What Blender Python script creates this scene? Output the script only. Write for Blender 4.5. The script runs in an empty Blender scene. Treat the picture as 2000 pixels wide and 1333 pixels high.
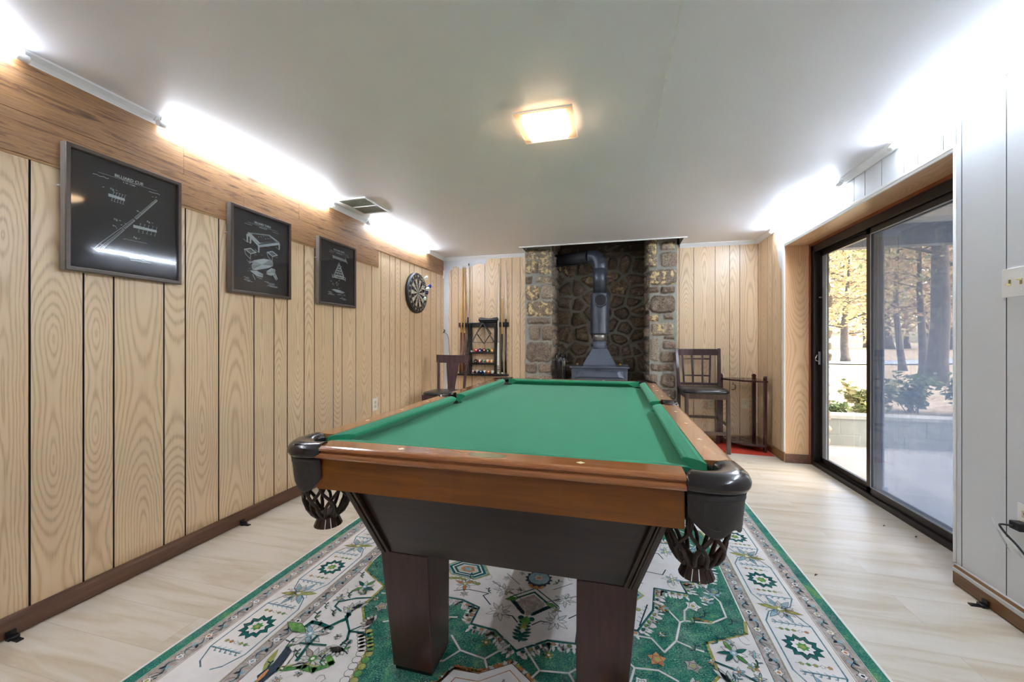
import bpy, bmesh, math, random
import numpy as np
from mathutils import Vector, Matrix, noise as mnoise

S = bpy.context.scene
C = S.collection
PI = math.pi
# ------------------------------------------------------------------ camera, light, exposure
cam_d = bpy.data.cameras.new('camera'); cam = bpy.data.objects.new('camera', cam_d); C.objects.link(cam)
cam.location = (0, 0, 1.15); cam.rotation_euler = (PI/2, 0, math.radians(14.6))
cam_d.sensor_width = 36; cam_d.lens = 36*768/2000; cam_d.shift_y = 0.00075; cam_d.clip_start = 0.02; cam_d.clip_end = 400
S.camera = cam
S.view_settings.view_transform = 'Standard'; S.view_settings.look = 'None'
S.view_settings.exposure = 2.42; S.view_settings.gamma = 1.0; S.view_settings.use_curve_mapping = False
S.cycles.use_denoising = True; S.cycles.max_bounces = 10; S.cycles.diffuse_bounces = 8; S.cycles.use_adaptive_sampling = True; S.cycles.adaptive_threshold = 0.05
S.cycles.transparent_max_bounces = 12; S.cycles.sample_clamp_indirect = 6; S.cycles.caustics_reflective = False; S.cycles.caustics_refractive = False

TUBE = 14.5          # fluorescent tube emission
LAMP = 4.2          # warm ceiling lamp emission
W = bpy.data.worlds.new('sky'); S.world = W; W.use_nodes = True
nt = W.node_tree; nt.nodes.clear()
wo = nt.nodes.new('ShaderNodeOutputWorld'); wb = nt.nodes.new('ShaderNodeBackground'); wb.inputs[1].default_value = 0.33
sk = nt.nodes.new('ShaderNodeTexSky'); sk.sky_type = 'NISHITA'; sk.sun_disc = False
sk.sun_elevation = math.radians(42); sk.sun_rotation = math.radians(100); sk.air_density = 1.2; sk.dust_density = 3.0
nt.links.new(sk.outputs[0], wb.inputs[0]); nt.links.new(wb.outputs[0], wo.inputs[0])
sun_d = bpy.data.lights.new('sun', 'SUN'); sun_d.energy = 1.1; sun_d.angle = math.radians(0.6); sun_d.color = (1.0, 0.93, 0.82)
sun = bpy.data.objects.new('sun', sun_d); C.objects.link(sun)
sun.rotation_euler = Vector((-0.80, -0.18, -0.85)).to_track_quat('-Z', 'Y').to_euler(); sun.location = (8, 6, 9)

# ------------------------------------------------------------------ helpers
def tag(o, label=None, cat=None, group=None, kind=None):
    if label: o['label'] = label
    if cat: o['category'] = cat
    if group: o['group'] = group
    if kind: o['kind'] = kind
    return o

class MB:
    def __init__(s): s.v = []; s.f = []; s.m = []; s.sm = []
    def add(s, verts, faces, mi=0, smooth=False):
        b = len(s.v); s.v += [tuple(v) for v in verts]
        for f in faces: s.f.append(tuple(b+i for i in f)); s.m.append(mi); s.sm.append(smooth)
        return b
    def box(s, x0, x1, y0, y1, z0, z1, mi=0, M=None):
        v = [(x, y, z) for x in (x0, x1) for y in (y0, y1) for z in (z0, z1)]
        if M is not None: v = [tuple(M @ Vector(p)) for p in v]
        s.add(v, [(0,1,3,2), (4,6,7,5), (0,4,5,1), (2,3,7,6), (0,2,6,4), (1,5,7,3)], mi)
    def hexa(s, bot, top, mi=0):            # two quads of 4 points
        s.add(list(bot)+list(top), [(3,2,1,0), (4,5,6,7), (0,1,5,4), (1,2,6,5), (2,3,7,6), (3,0,4,7)], mi)
    def tube(s, pts, r, n=10, mi=0, cap=True, smooth=True, flat=None):
        pts = [Vector(p) for p in pts]; N = len(pts)
        rs = r if isinstance(r, (list, tuple)) else [r]*N
        up = None; V = []
        for i, p in enumerate(pts):
            d = (pts[min(i+1, N-1)] - pts[max(i-1, 0)]).normalized()
            if up is None:
                up = Vector((0, 0, 1)) if abs(d.z) < .9 else Vector((1, 0, 0))
            a = d.cross(up)
            if a.length < 1e-5: a = d.orthogonal()
            a.normalize(); b = a.cross(d).normalized(); up = b
            for k in range(n):
                t = 2*PI*k/n
                V.append(p + a*math.cos(t)*rs[i] + b*math.sin(t)*rs[i]*(flat or 1))
        F = [(i*n+k, i*n+(k+1) % n, (i+1)*n+(k+1) % n, (i+1)*n+k) for i in range(N-1) for k in range(n)]
        b0 = s.add(V, F, mi, smooth)
        if cap:
            s.f.append(tuple(b0+k for k in reversed(range(n)))); s.m.append(mi); s.sm.append(False)
            s.f.append(tuple(b0+(N-1)*n+k for k in range(n))); s.m.append(mi); s.sm.append(False)
    def lathe(s, prof, c=(0,0,0), n=24, mi=0, M=None, smooth=True):      # prof of (r, z)
        V = []
        for r, z in prof:
            for k in range(n):
                p = Vector((r*math.cos(2*PI*k/n), r*math.sin(2*PI*k/n), z))
                if M is not None: p = M @ p
                V.append((p.x+c[0], p.y+c[1], p.z+c[2]))
        F = [(i*n+k, i*n+(k+1) % n, (i+1)*n+(k+1) % n, (i+1)*n+k) for i in range(len(prof)-1) for k in range(n)]
        b0 = s.add(V, F, mi, smooth)
        if prof[0][0] > 1e-6: s.f.append(tuple(b0+k for k in reversed(range(n)))); s.m.append(mi); s.sm.append(False)
        if prof[-1][0] > 1e-6: s.f.append(tuple(b0+(len(prof)-1)*n+k for k in range(n))); s.m.append(mi); s.sm.append(False)
    def prism(s, poly, z0, z1, mi=0, M=None):
        n = len(poly); V = [Vector((x, y, z0)) for x, y in poly]+[Vector((x, y, z1)) for x, y in poly]
        if M is not None: V = [M @ p for p in V]
        s.add(V, [tuple(reversed(range(n))), tuple(range(n, 2*n))]+[(i, (i+1) % n, n+(i+1) % n, n+i) for i in range(n)], mi)
    def loft(s, rings, mi=0, smooth=True, closed=True, caps=True):
        n = len(rings[0]); V = [p for r in rings for p in r]
        kk = range(n) if closed else range(n-1)
        F = [(i*n+k, i*n+(k+1) % n, (i+1)*n+(k+1) % n, (i+1)*n+k) for i in range(len(rings)-1) for k in kk]
        b0 = s.add(V, F, mi, smooth)
        if caps and closed:
            s.f.append(tuple(b0+k for k in reversed(range(n)))); s.m.append(mi); s.sm.append(False)
            s.f.append(tuple(b0+(len(rings)-1)*n+k for k in range(n))); s.m.append(mi); s.sm.append(False)
    def build(s, name, mats, parent=None, loc=(0,0,0), bevel=0, seg=2, fix=True, attr=None):
        me = bpy.data.meshes.new(name)
        lx, ly, lz = loc
        me.from_pydata([(x-lx, y-ly, z-lz) for x, y, z in s.v], [], s.f)
        if not isinstance(mats, (list, tuple)): mats = [mats]
        for m in mats: me.materials.append(m)
        me.polygons.foreach_set('material_index', s.m); me.polygons.foreach_set('use_smooth', s.sm)
        if attr is not None:
            a = me.attributes.new('vec', 'FLOAT_VECTOR', 'POINT'); a.data.foreach_set('vector', np.asarray(attr, dtype='f').ravel())
        if fix:
            bm = bmesh.new(); bm.from_mesh(me); bmesh.ops.recalc_face_normals(bm, faces=bm.faces); bm.to_mesh(me); bm.free()
        me.update()
        o = bpy.data.objects.new(name, me); C.objects.link(o)
        if parent is not None:
            pw = world_loc(parent); o.parent = parent; o.location = (lx-pw[0], ly-pw[1], lz-pw[2])
        else: o.location = loc
        if bevel:
            md = o.modifiers.new('bevel', 'BEVEL'); md.width = bevel; md.segments = seg; md.limit_method = 'ANGLE'; md.angle_limit = math.radians(35)
        return o
def world_loc(o):
    p = Vector(o.location)
    while o.parent is not None: o = o.parent; p = p + Vector(o.location)
    return p
def empty(name, loc, label=None, cat=None, group=None, kind=None):
    o = bpy.data.objects.new(name, None); o.empty_display_size = .05; C.objects.link(o); o.location = loc
    return tag(o, label, cat, group, kind)
def copy_tree(o, parent=None):
    c = o.copy(); C.objects.link(c); c.parent = parent
    for ch in list(o.children): copy_tree(ch, c)
    return c
def col(h):
    h = h.lstrip('#'); r = [int(h[i:i+2], 16)/255 for i in (0, 2, 4)]
    return tuple((c/12.92 if c <= .04045 else ((c+.055)/1.055)**2.4) for c in r)+(1,)

# ------------------------------------------------------------------ materials
class Mat:
    def __init__(s, name, rough=.5, color=(.5,.5,.5,1), metal=0, spec=.5, coat=0):
        s.m = bpy.data.materials.new(name); s.m.use_nodes = True; s.t = s.m.node_tree; s.n = s.t.nodes
        s.b = s.n['Principled BSDF']; s.b.inputs['Roughness'].default_value = rough; s.b.inputs['Base Color'].default_value = color
        s.b.inputs['Metallic'].default_value = metal; s.b.inputs['Specular IOR Level'].default_value = spec
        s.b.inputs['Coat Weight'].default_value = coat; s.b.inputs['Coat Roughness'].default_value = .08
        s.k = {}
    def N(s, typ, **kw):
        n = s.n.new('ShaderNode'+typ)
        for k, v in kw.items():
            if hasattr(n, k) and k not in n.inputs: setattr(n, k, v)
            else: n.inputs[k].default_value = v
        return n
    def L(s, a, b): s.t.links.new(a, b)
    def obj(s, scale=(1,1,1), loc=(0,0,0), rot=(0,0,0), src='Object'):
        tc = s.N('TexCoord'); mp = s.N('Mapping'); mp.inputs['Scale'].default_value = scale; mp.inputs['Location'].default_value = loc; mp.inputs['Rotation'].default_value = rot
        s.L(tc.outputs[src], mp.inputs[0]); return mp.outputs[0]
    def noise(s, vec, scale=5, detail=4, rough=.5, dist=0):
        n = s.N('TexNoise'); n.inputs['Scale'].default_value = scale; n.inputs['Detail'].default_value = detail
        n.inputs['Roughness'].default_value = rough; n.inputs['Distortion'].default_value = dist
        if vec is not None: s.L(vec, n.inputs['Vector'])
        return n.outputs['Fac']
    def ramp(s, fac, stops, interp='LINEAR'):
        r = s.N('ValToRGB'); e = r.color_ramp.elements; r.color_ramp.interpolation = interp
        while len(e) > 1: e.remove(e[-1])
        e[0].position = stops[0][0]; e[0].color = stops[0][1]
        for p, c in stops[1:]: q = e.new(p); q.color = c
        s.L(fac, r.inputs[0]); return r.outputs[0]
    def math(s, op, a, b=None, clamp=False):
        n = s.N('Math'); n.operation = op; n.use_clamp = clamp
        for i, x in enumerate((a, b)):
            if x is None: continue
            if isinstance(x, (int, float)): n.inputs[i].default_value = x
            else: s.L(x, n.inputs[i])
        return n.outputs[0]
    def mix(s, fac, a, b, blend='MIX'):
        n = s.N('Mix'); n.data_type = 'RGBA'; n.blend_type = blend
        for i, x in ((0, fac), (6, a), (7, b)):
            if isinstance(x, (int, float, tuple)): n.inputs[i].default_value = x
            else: s.L(x, n.inputs[i])
        return n.outputs[2]
    def bump(s, h, strength=.3, dist=.01):
        b = s.N('Bump'); b.inputs['Strength'].default_value = strength; b.inputs['Distance'].default_value = dist
        s.L(h, b.inputs['Height']); s.L(b.outputs[0], s.b.inputs['Normal'])
    def base(s, c): s.L(c, s.b.inputs['Base Color'])
    def emis(s, c, st): s.b.inputs['Emission Color'].default_value = c; s.b.inputs['Emission Strength'].default_value = st

def plain(name, h, rough=.5, metal=0, var=.08, sc=30, spec=.5, coat=0, bump=0):
    M = Mat(name, rough, col(h), metal, spec, coat); c = col(h); v = M.obj()
    f = M.noise(v, sc, 3)
    lo = tuple(x*(1-var) for x in c[:3])+(1,); hi = tuple(min(1, x*(1+var)) for x in c[:3])+(1,)
    M.base(M.ramp(f, [(.3, lo), (.7, hi)]))
    if bump: M.bump(M.noise(v, sc*6, 3), bump, .002)
    return M.m

# oak print panelling; attribute vec = (across the plank, height, plank random)
def panel_mat(name, light, mid, dark, gloss=.38):
    M = Mat(name, gloss, coat=.35); M.b.inputs['Coat Roughness'].default_value = .28; at = M.N('Attribute'); at.attribute_name = 'vec'; at.attribute_type = 'GEOMETRY'
    sp = M.N('SeparateXYZ'); M.L(at.outputs['Vector'], sp.inputs[0]); a, z, r = sp.outputs
    def comb(x, y, zz):
        c = M.N('CombineXYZ')
        for i, q in enumerate((x, y, zz)):
            if isinstance(q, (int, float)): c.inputs[i].default_value = q
            else: M.L(q, c.inputs[i])
        return c.outputs[0]
    r17 = M.math('MULTIPLY', r, 17.0)
    # offset of the log's centre from the board: slow in height
    h = M.noise(comb(r17, M.math('MULTIPLY', z, .62), 0.0), 1.0, 1, .5)
    h = M.math('MULTIPLY', M.math('ABSOLUTE', M.math('SUBTRACT', h, .43)), .62)
    wob = M.noise(comb(M.math('MULTIPLY', a, 11), M.math('MULTIPLY', z, 1.7), r17), 1.0, 4, .6)
    aa = M.math('ADD', a, M.math('MULTIPLY', M.math('SUBTRACT', wob, .5), .046))
    aa = M.math('ADD', aa, M.math('MULTIPLY', M.math('SUBTRACT', r, .5), .05))
    R = M.math('SQRT', M.math('ADD', M.math('MULTIPLY', aa, aa), M.math('MULTIPLY', h, h)))
    ph = M.math('MULTIPLY', R, M.math('ADD', 480.0, M.math('MULTIPLY', wob, 60.0)))
    wv = M.math('MULTIPLY', M.math('ADD', M.math('SINE', ph), 1.0), .5)
    wv = M.math('POWER', wv, 2.6)
    fib = M.noise(comb(M.math('MULTIPLY', a, 420), M.math('MULTIPLY', z, 7), r17), 1.0, 3, .6)
    tone = M.noise(comb(M.math('MULTIPLY', a, 6), M.math('MULTIPLY', z, .8), r17), 1.0, 2, .5)
    cbase = M.mix(tone, col(light), col(mid))
    st = M.math('MULTIPLY', wv, M.math('ADD', -.12, M.math('MULTIPLY', fib, 1.15)), True)
    c = M.mix(st, cbase, col(dark))
    fd = M.math('MULTIPLY', M.math('SUBTRACT', fib, .55, True), 1.3, True)
    c = M.mix(fd, c, col(dark))
    M.base(c); M.bump(st, .05, .001)
    return M.m
M_panel = panel_mat('oak_panelling', '#E8D0AE', '#DABC96', '#AC8860')
M_jamb = panel_mat('oak_jamb', '#E2BE96', '#D4A678', '#B5834F')
M_groove = plain('panel_groove', '#221A14', .8, var=.1)

def board_mat():
    M = Mat('rustic_plank', .35); at = M.N('Attribute'); at.attribute_name = 'vec'; at.attribute_type = 'GEOMETRY'
    mp = M.N('Mapping'); mp.inputs['Scale'].default_value = (2.0, 26, 1); M.L(at.outputs['Vector'], mp.inputs[0]); v = mp.outputs[0]
    n1 = M.noise(v, 2.0, 7, .62, 1.2)
    mp2 = M.N('Mapping'); mp2.inputs['Scale'].default_value = (2.5, 90, 1); M.L(at.outputs['Vector'], mp2.inputs[0])
    n2 = M.noise(mp2.outputs[0], 2, 4, .6)
    c = M.ramp(n1, [(.25, col('#4E3A30')), (.40, col('#7C5A40')), (.50, col('#A67C50')), (.62, col('#8E6B50')), (.78, col('#B58F66'))])
    c = M.mix(M.math('MULTIPLY', M.math('SUBTRACT', n2, .45, True), 2.2, True), c, col('#5A4232'))
    kn = M.N('TexVoronoi'); kn.inputs['Scale'].default_value = 1.0; mp3 = M.N('Mapping'); mp3.inputs['Scale'].default_value = (2.2, 7, 1); M.L(at.outputs['Vector'], mp3.inputs[0]); M.L(mp3.outputs[0], kn.inputs['Vector'])
    kf = M.ramp(kn.outputs['Distance'], [(.03, (1,1,1,1)), (.13, (0,0,0,1))])
    c = M.mix(M.math('MULTIPLY', kf, .75), c, col('#3A2B28'))
    M.base(c); M.bump(n2, .08, .001); return M.m
M_board = board_mat()

def stripewood(name, c1, c2, c3, rough=.3, coat=.0, axis=0, sc=1.0):
    M = Mat(name, rough, coat=coat); s = [14, 14, 14]; s[axis] = 1.0
    v = M.obj(tuple(x*sc for x in s)); n = M.noise(v, 2.0, 6, .6, .8)
    s2 = [160, 160, 160]; s2[axis] = 5
    n2 = M.noise(M.obj(tuple(s2)), 1.0, 3, .6)
    c = M.ramp(n, [(.3, col(c1)), (.5, col(c2)), (.7, col(c3))])
    c = M.mix(M.math('MULTIPLY', n2, .35), c, col(c1)); M.base(c); M.bump(n2, .04, .001); return M.m

def floor_mat():
    M = Mat('pale_plank_floor', .32)
    v = M.obj((1, 1, 1)); b = M.N('TexBrick'); M.L(v, b.inputs['Vector'])
    b.offset = .37; b.inputs['Scale'].default_value = 1.0; b.inputs['Brick Width'].default_value = 1.22; b.inputs['Row Height'].default_value = .18
    b.inputs['Mortar Size'].default_value = .0012; b.inputs['Mortar Smooth'].default_value = .3; b.inputs['Bias'].default_value = 0
    b.inputs['Color1'].default_value = (0,0,0,1); b.inputs['Color2'].default_value = (1,1,1,1); b.inputs['Mortar'].default_value = (.5,.5,.5,1)
    sh = M.N('VectorMath'); sh.operation = 'MULTIPLY_ADD'; M.L(b.outputs['Color'], sh.inputs[0]); sh.inputs[1].default_value = (31, 17, 5); M.L(v, sh.inputs[2])
    m2 = M.N('Mapping'); m2.inputs['Scale'].default_value = (1.1, 9, 1); M.L(sh.outputs[0], m2.inputs[0])
    n = M.noise(m2.outputs[0], 1.5, 6, .6, .5)
    m3 = M.N('Mapping'); m3.inputs['Scale'].default_value = (4, 120, 1); M.L(sh.outputs[0], m3.inputs[0])
    n3 = M.noise(m3.outputs[0], 1.5, 3, .6)
    c = M.ramp(n, [(.22, col('#BCA98E')), (.40, col('#CFC2AC')), (.52, col('#DAD1C2')), (.75, col('#E3DDD2'))])
    c = M.mix(M.math('MULTIPLY', n3, .25), c, col('#B8A68A'))
    c = M.mix(M.math('MULTIPLY', b.outputs['Fac'], .35), c, col('#7A6C58'))
    M.base(c); M.bump(n3, .05, .001); return M.m
M_floor = floor_mat()
M_ceil = plain('ceiling_paint', '#E8E8EC', .42, var=.015, sc=3)
M_white = plain('white_paint', '#ECECEA', .35, var=.01)
M_crown = plain('crown_paint', '#E6E8EA', .4, var=.01)
def greywall():
    M = Mat('grey_wall_paint', .5); v = M.obj((1, 1, 1)); n = M.noise(v, 2, 3)
    M.base(M.ramp(n, [(.3, col('#D2D6DA')), (.7, col('#D8DBDE'))]))
    M.bump(M.noise(M.obj((1, 60, 500)), 1, 2), .06, .001); return M.m
M_grey = greywall()
M_greygroove = plain('painted_groove', '#6C7274', .8)
M_base = stripewood('baseboard_wood', '#5E4034', '#73503F', '#83604C', .35, axis=1)
M_baseR = stripewood('baseboard_oak', '#6F4A2C', '#85603C', '#96704A', .35, axis=1)
M_black = plain('black_plastic', '#131315', .35, var=.1)
M_blackwood = plain('black_stained_wood', '#1D1A19', .3, var=.15)
M_alu = plain('dark_bronze_aluminium', '#2A2321', .35, metal=.3, var=.08)
M_alud = plain('dark_track_metal', '#15151C', .4, metal=.4, var=.08)
M_steel = plain('chrome', '#C8C8CC', .15, metal=1, var=.03)
M_brass = plain('brass', '#B8964A', .3, metal=1, var=.05)

def emission(name, c, st):
    M = Mat(name, .5, (1,1,1,1)); M.emis(c, st); return M.m
M_tube = emission('lit_fluorescent_tube', (.78, .87, 1.0, 1), TUBE)
M_tube2 = emission('lit_boosted_fluorescent_tube', (.76, .86, 1.0, 1), TUBE*1.25)  # far tubes, emission raised to lift the ceiling at the back
M_lamp = emission('lit_warm_glass', (1.0, .70, .42, 1), LAMP)

def glass(name, tint=(1,1,1,1), rough=0):
    M = Mat(name, rough, tint); M.b.inputs['Roughness'].default_value = rough
    t = M.t; gl = M.N('BsdfGlossy'); gl.inputs['Roughness'].default_value = rough; tr = M.N('BsdfTransparent'); tr.inputs[0].default_value = tint
    fr = M.N('Fresnel'); fr.inputs['IOR'].default_value = 1.5; mx = M.N('MixShader')
    ge = M.N('NewGeometry'); M.L(M.math('MULTIPLY', fr.outputs[0], M.math('SUBTRACT', 1.0, ge.outputs['Backfacing'])), mx.inputs[0]); M.L(tr.outputs[0], mx.inputs[1]); M.L(gl.outputs[0], mx.inputs[2])
    M.L(mx.outputs[0], M.n['Material Output'].inputs[0]); return M
M_glass = glass('window_glass', (.97,.98,.98,1)).m
M_pglass = glass('picture_glass', (.98,.98,.98,1), .055).m
def hazy(name, c, amt):      # dusty film or insect mesh: partly see-through diffuse layer
    M = glass(name, (.95,.96,.98,1)); out = M.n['Material Output']; base = out.inputs[0].links[0].from_socket
    d = M.N('BsdfDiffuse'); d.inputs[0].default_value = c; tl = M.N('BsdfTranslucent'); tl.inputs[0].default_value = c
    a = M.N('MixShader'); a.inputs[0].default_value = .5; M.L(d.outputs[0], a.inputs[1]); M.L(tl.outputs[0], a.inputs[2])
    n = M.noise(M.obj((1, 1, .6)), 1.2, 3, .5); f = M.ramp(n, [(.3, (amt*.8,)*3+(1,)), (.7, (min(1, amt*1.2),)*3+(1,))])
    mx = M.N('MixShader'); M.L(f, mx.inputs[0]); M.L(base, mx.inputs[1]); M.L(a.outputs[0], mx.inputs[2]); M.L(mx.outputs[0], out.inputs[0]); return M.m
M_haze = hazy('dusty_glass', (.40,.48,.62,1), .12)
M_screen = hazy('insect_screen', (.11,.15,.23,1), .42)
# ------------------------------------------------------------------ the room
XL, XR, YB, YF, ZC = -2.28, 1.575, 5.01, -1.6, 2.30
rnd = random.Random(4)
GRL = [1.043,1.209,1.318,1.531,1.637,1.825,2.062,2.218,2.332,2.491,2.597,2.812,2.921,3.108,3.351,3.506,3.665,3.774,3.879,4.08,4.188,4.378,4.614,4.778,4.921]
w_ = [g-1.282 for g in GRL if g-1.282 < .95 and g < 2.40]; w_ = [g-1.282 for g in w_ if g-1.282 > YF and g-1.282 < -.24]+w_
GRL = sorted([g for g in w_ if g > YF+.05])+GRL
class Panel:                      # a wall of grooved planks in one mesh
    def __init__(s): s.mb = MB(); s.at = []
    def quad(s, p4, at4, mi):
        s.mb.add(p4, [(0,1,2,3)], mi); s.at += at4
    def planks(s, fn, cuts, z0, z1, g=.0035, depth=.004, mi=0, gi=1):
        # fn(t, z, d) -> point; t along the wall, d depth behind the face
        for i in range(len(cuts)-1):
            a, b = cuts[i], cuts[i+1]; r = rnd.random(); w = (b-a)/2
            s.quad([fn(a+g, z0, 0), fn(b-g, z0, 0), fn(b-g, z1, 0), fn(a+g, z1, 0)], [(-w, z0, r), (w, z0, r), (w, z1, r), (-w, z1, r)], mi)
            if i:
                for (p, q) in (((a-g, 0), (a-g, depth)), ((a-g, depth), (a+g, depth)), ((a+g, depth), (a+g, 0))):
                    s.quad([fn(p[0], z0, p[1]), fn(q[0], z0, q[1]), fn(q[0], z1, q[1]), fn(p[0], z1, p[1])], [(0,0,0)]*4, gi)
    def finish(s, name, mats, back=None):
        if back: s.mb.box(*back, mi=1); s.at += [(0,0,0)]*8
        return s.mb.build(name, mats, fix=False, attr=s.at)
p = Panel(); p.planks(lambda t, z, d: (XL-d, t, z), [YF]+GRL+[YB], 0, ZC, g=.0035)
tag(p.finish('wall_left', [M_panel, M_groove], (XL-.12, XL-.006, YF, YB+.1, 0, ZC)), kind='structure')
GRB = [-2.161,-2.063,-1.863,-1.681,-1.459,-1.305,-1.194]
GRB2 = [.742,.902,1.132,1.283,1.388]
p = Panel()
p.planks(lambda t, z, d: (t, YB+d, z), [XL]+GRB+[-1.06], 0, ZC, g=.0025)
p.planks(lambda t, z, d: (t, YB+d, z), [.66]+GRB2+[XR], 0, ZC, g=.0025)
p.mb.box(XL-.12, -1.10, YB+.006, YB+.14, 0, ZC, mi=1); p.at += [(0,0,0)]*8
p.mb.box(.70, XR+.12, YB+.006, YB+.14, 0, ZC, mi=1); p.at += [(0,0,0)]*8
tag(p.finish('wall_back', [M_panel, M_groove]), kind='structure')
# right wall: oak near the corner, grey painted panels elsewhere; the door opening is Y 2.34..4.29, z 0..2.065
DY0, DY1, DZ, DX = 2.345, 4.285, 2.062, 1.80
p = Panel(); fr = lambda t, z, d: (XR+d, t, z)
p.planks(fr, [DY1, 4.396, 4.604, 4.73, 4.93, YB], 0, ZC, g=.002, mi=0, gi=1)
GRR = [YF, -1.2, -.98, -.75, -.6, -.39, -.16, .05, .2, .43, .62, .83, .99, 1.2, 1.42, 1.63, 1.85, 2.097, 2.314]
p.planks(fr, GRR+[DY0], 0, ZC, g=.0022, depth=.003, mi=2, gi=3)
p.planks(fr, [DY0, 2.421, 2.591, 2.696, 2.885, 3.05, 3.17, 3.303, 3.475, 3.62, 3.80, 3.93, 4.10, DY1], DZ, ZC, g=.002, depth=.003, mi=2, gi=3)
for b in ((XR+.006, DX+.06, YF, DY0-.012, 0, ZC), (XR+.006, DX+.06, DY1+.012, YB+.14, 0, ZC), (XR+.006, DX+.06, DY0-.012, DY1+.012, DZ+.012, ZC)):
    p.mb.box(*b, mi=2); p.at += [(0,0,0)]*8
tag(p.finish('wall_right', [M_panel, M_groove, M_grey, M_greygroove]), kind='structure')
m = MB(); m.box(XL-.12, DX+.06, YF-.12, YF, 0, ZC); tag(m.build('wall_front', M_grey), kind='structure')
m = MB(); m.box(XL-.12, DX, YF-.12, YB+.9, -.10, 0); tag(m.build('floor', M_floor), kind='structure')
# ceiling with the cut-out above the hearth
HX0, HX1, HY = -1.092, .742, 4.64
m = MB()
m.box(XL-.12, DX+.06, YF-.12, HY, ZC, ZC+.02); m.box(XL-.12, HX0, HY, YB+.14, ZC, ZC+.02); m.box(HX1, DX+.06, HY, YB+.14, ZC, ZC+.02)
tag(m.build('ceiling', M_ceil), kind='structure')
m = MB(); m.box(XL-.12, DX+.06, YF-.12, YB+1.0, ZC+.45, ZC+.5); tag(m.build('roof_deck', plain('roof_board', '#3A2E26', .8)), kind='structure')
m = MB(); m.box(XL-.12, XL-.02, YF-.12, YB+1, ZC+.02, ZC+.45); m.box(DX, DX+.06, YF-.12, YB+1, ZC+.02, ZC+.45)
m.box(XL-.12, DX+.06, YF-.12, YF, ZC+.02, ZC+.45); m.box(XL-.12, DX+.06, YB+.9, YB+1, -.1, ZC+.45)
m.box(XL-.12, XL-.02, YB+.1, YB+1, -.1, ZC+.45); m.box(DX, DX+.06, YB+.14, YB+1, -.1, ZC+.45)
tag(m.build('wall_outer', plain('block_wall', '#8C8880', .9)), kind='structure')
# ceiling seam (a long sanded joint) 
m = MB(); m.box(.215, .223, .2, 2.35, ZC-.0012, ZC+.001); tag(m.build('trim_1', plain('joint_compound', '#E6E5E2', .6)), kind='structure')
# trim round the cut-out
m = MB(); m.box(HX0-.03, HX1+.03, HY-.012, HY, ZC-.012, ZC+.16); m.box(HX1, HX1+.012, HY, YB, ZC-.006, ZC+.16); m.box(HX0-.012, HX0, HY, YB, ZC-.006, ZC+.16)
tag(m.build('trim_2', M_white), kind='structure')
# crown moulding: small cove profile
def crown(name, path, inward):
    pr = [(0, 0), (0, -.040), (.008, -.042), (.012, -.034), (.022, -.022), (.036, -.012), (.042, -.008), (.044, 0)]
    m = MB(); (x0, y0), (x1, y1) = path; ix, iy = inward
    rings = [[(x+ix*a, y+iy*a, ZC+b) for a, b in pr] for x, y in ((x0, y0), (x1, y1))]
    m.loft(rings, smooth=False); return tag(m.build(name, M_crown), kind='structure')
crown('trim_3', ((XL, YF), (XL, YB)), (1, 0)); crown('trim_4', ((XL, YB), (HX0-.004, YB)), (0, -1))
crown('trim_5', ((HX1+.004, YB), (XR, YB)), (0, -1)); crown('trim_6', ((XR, YF), (XR, YB)), (-1, 0))
# rustic planks along the top of the left wall
m = MB(); at = []
def board(y0, y1, z0, z1, k):
    m.box(XL, XL+.010, y0, y1, z0, z1, 0)
    for x in (0, 1):
        for y in (y0, y1):
            for z in (z0, z1): at.append((y+k*3.7, z+k*1.3, k))
for y0, y1, k in ((YF, -.42, 1), (-.418, 1.62, 2), (1.622, 2.43, 3), (2.432, YB, 4)): board(y0, y1, 2.062, 2.262, k)
for y0, y1, k in ((YF, .22, 5), (.222, 1.98, 6), (1.982, 3.455, 7)): board(y0, y1, 1.893, 2.0605, k)
o = m.build('trim_7', M_board, bevel=.0015, attr=at, fix=False); tag(o, kind='structure')
m = MB(); m.box(XL, XL+.006, YF, 3.455, 1.884, 1.893); m.box(XL, XL+.006, 3.458, YB, 2.056, 2.062); tag(m.build('trim_8', M_panel if False else plain('oak_edge', '#B58F5F', .5)), kind='structure')
# baseboards
def baseb(name, x0, y0, x1, y1, nx, ny, h, t, mat, z0=.004):
    m = MB(); pr = [(0, z0), (0, h), (t*.45, h), (t*.8, h-.008), (t, h-.02), (t, z0)]
    m.loft([[(x+nx*a, y+ny*a, b) for a, b in pr] for x, y in ((x0, y0), (x1, y1))], smooth=False); return tag(m.build(name, mat), kind='structure')
baseb('baseboard_left', XL, YF, XL, YB, 1, 0, .085, .012, M_base)
baseb('baseboard_back', XL, YB, -1.13, YB, 0, -1, .085, .012, M_base)
baseb('trim_9', .74, YB, XR, YB, 0, -1, .085, .012, M_panel if False else plain('oak_skirting', '#9C7A50', .5))
baseb('baseboard_right', XR, YF, XR, DY0-.001, -1, 0, .092, .014, M_baseR)
baseb('trim_10', XR, DY1+.03, XR, YB, -1, 0, .085, .012, plain('oak_skirting_side', '#8F6B43', .5))
m = MB(); rr = random.Random(7); n = 90      # grey paint lapped over the top of the right baseboard, ragged
ys = [YF+(DY0-YF)*i/n for i in range(n+1)]; V = []
for y in ys: V += [(XR-.0143, y, .090-.018-.012*rr.random()), (XR-.0143, y, .0725), (XR-.006, y, .0932), (XR, y, .0950)]
for i, y in enumerate(ys): V[i*4] = (XR-.0150, y, .062-.006*rr.random()); V[i*4+1] = (XR-.0150, y, .073)
m.add(V, [(i*4+k, i*4+k+1, i*4+k+5, i*4+k+4) for i in range(n) for k in range(3)], 0)
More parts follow.
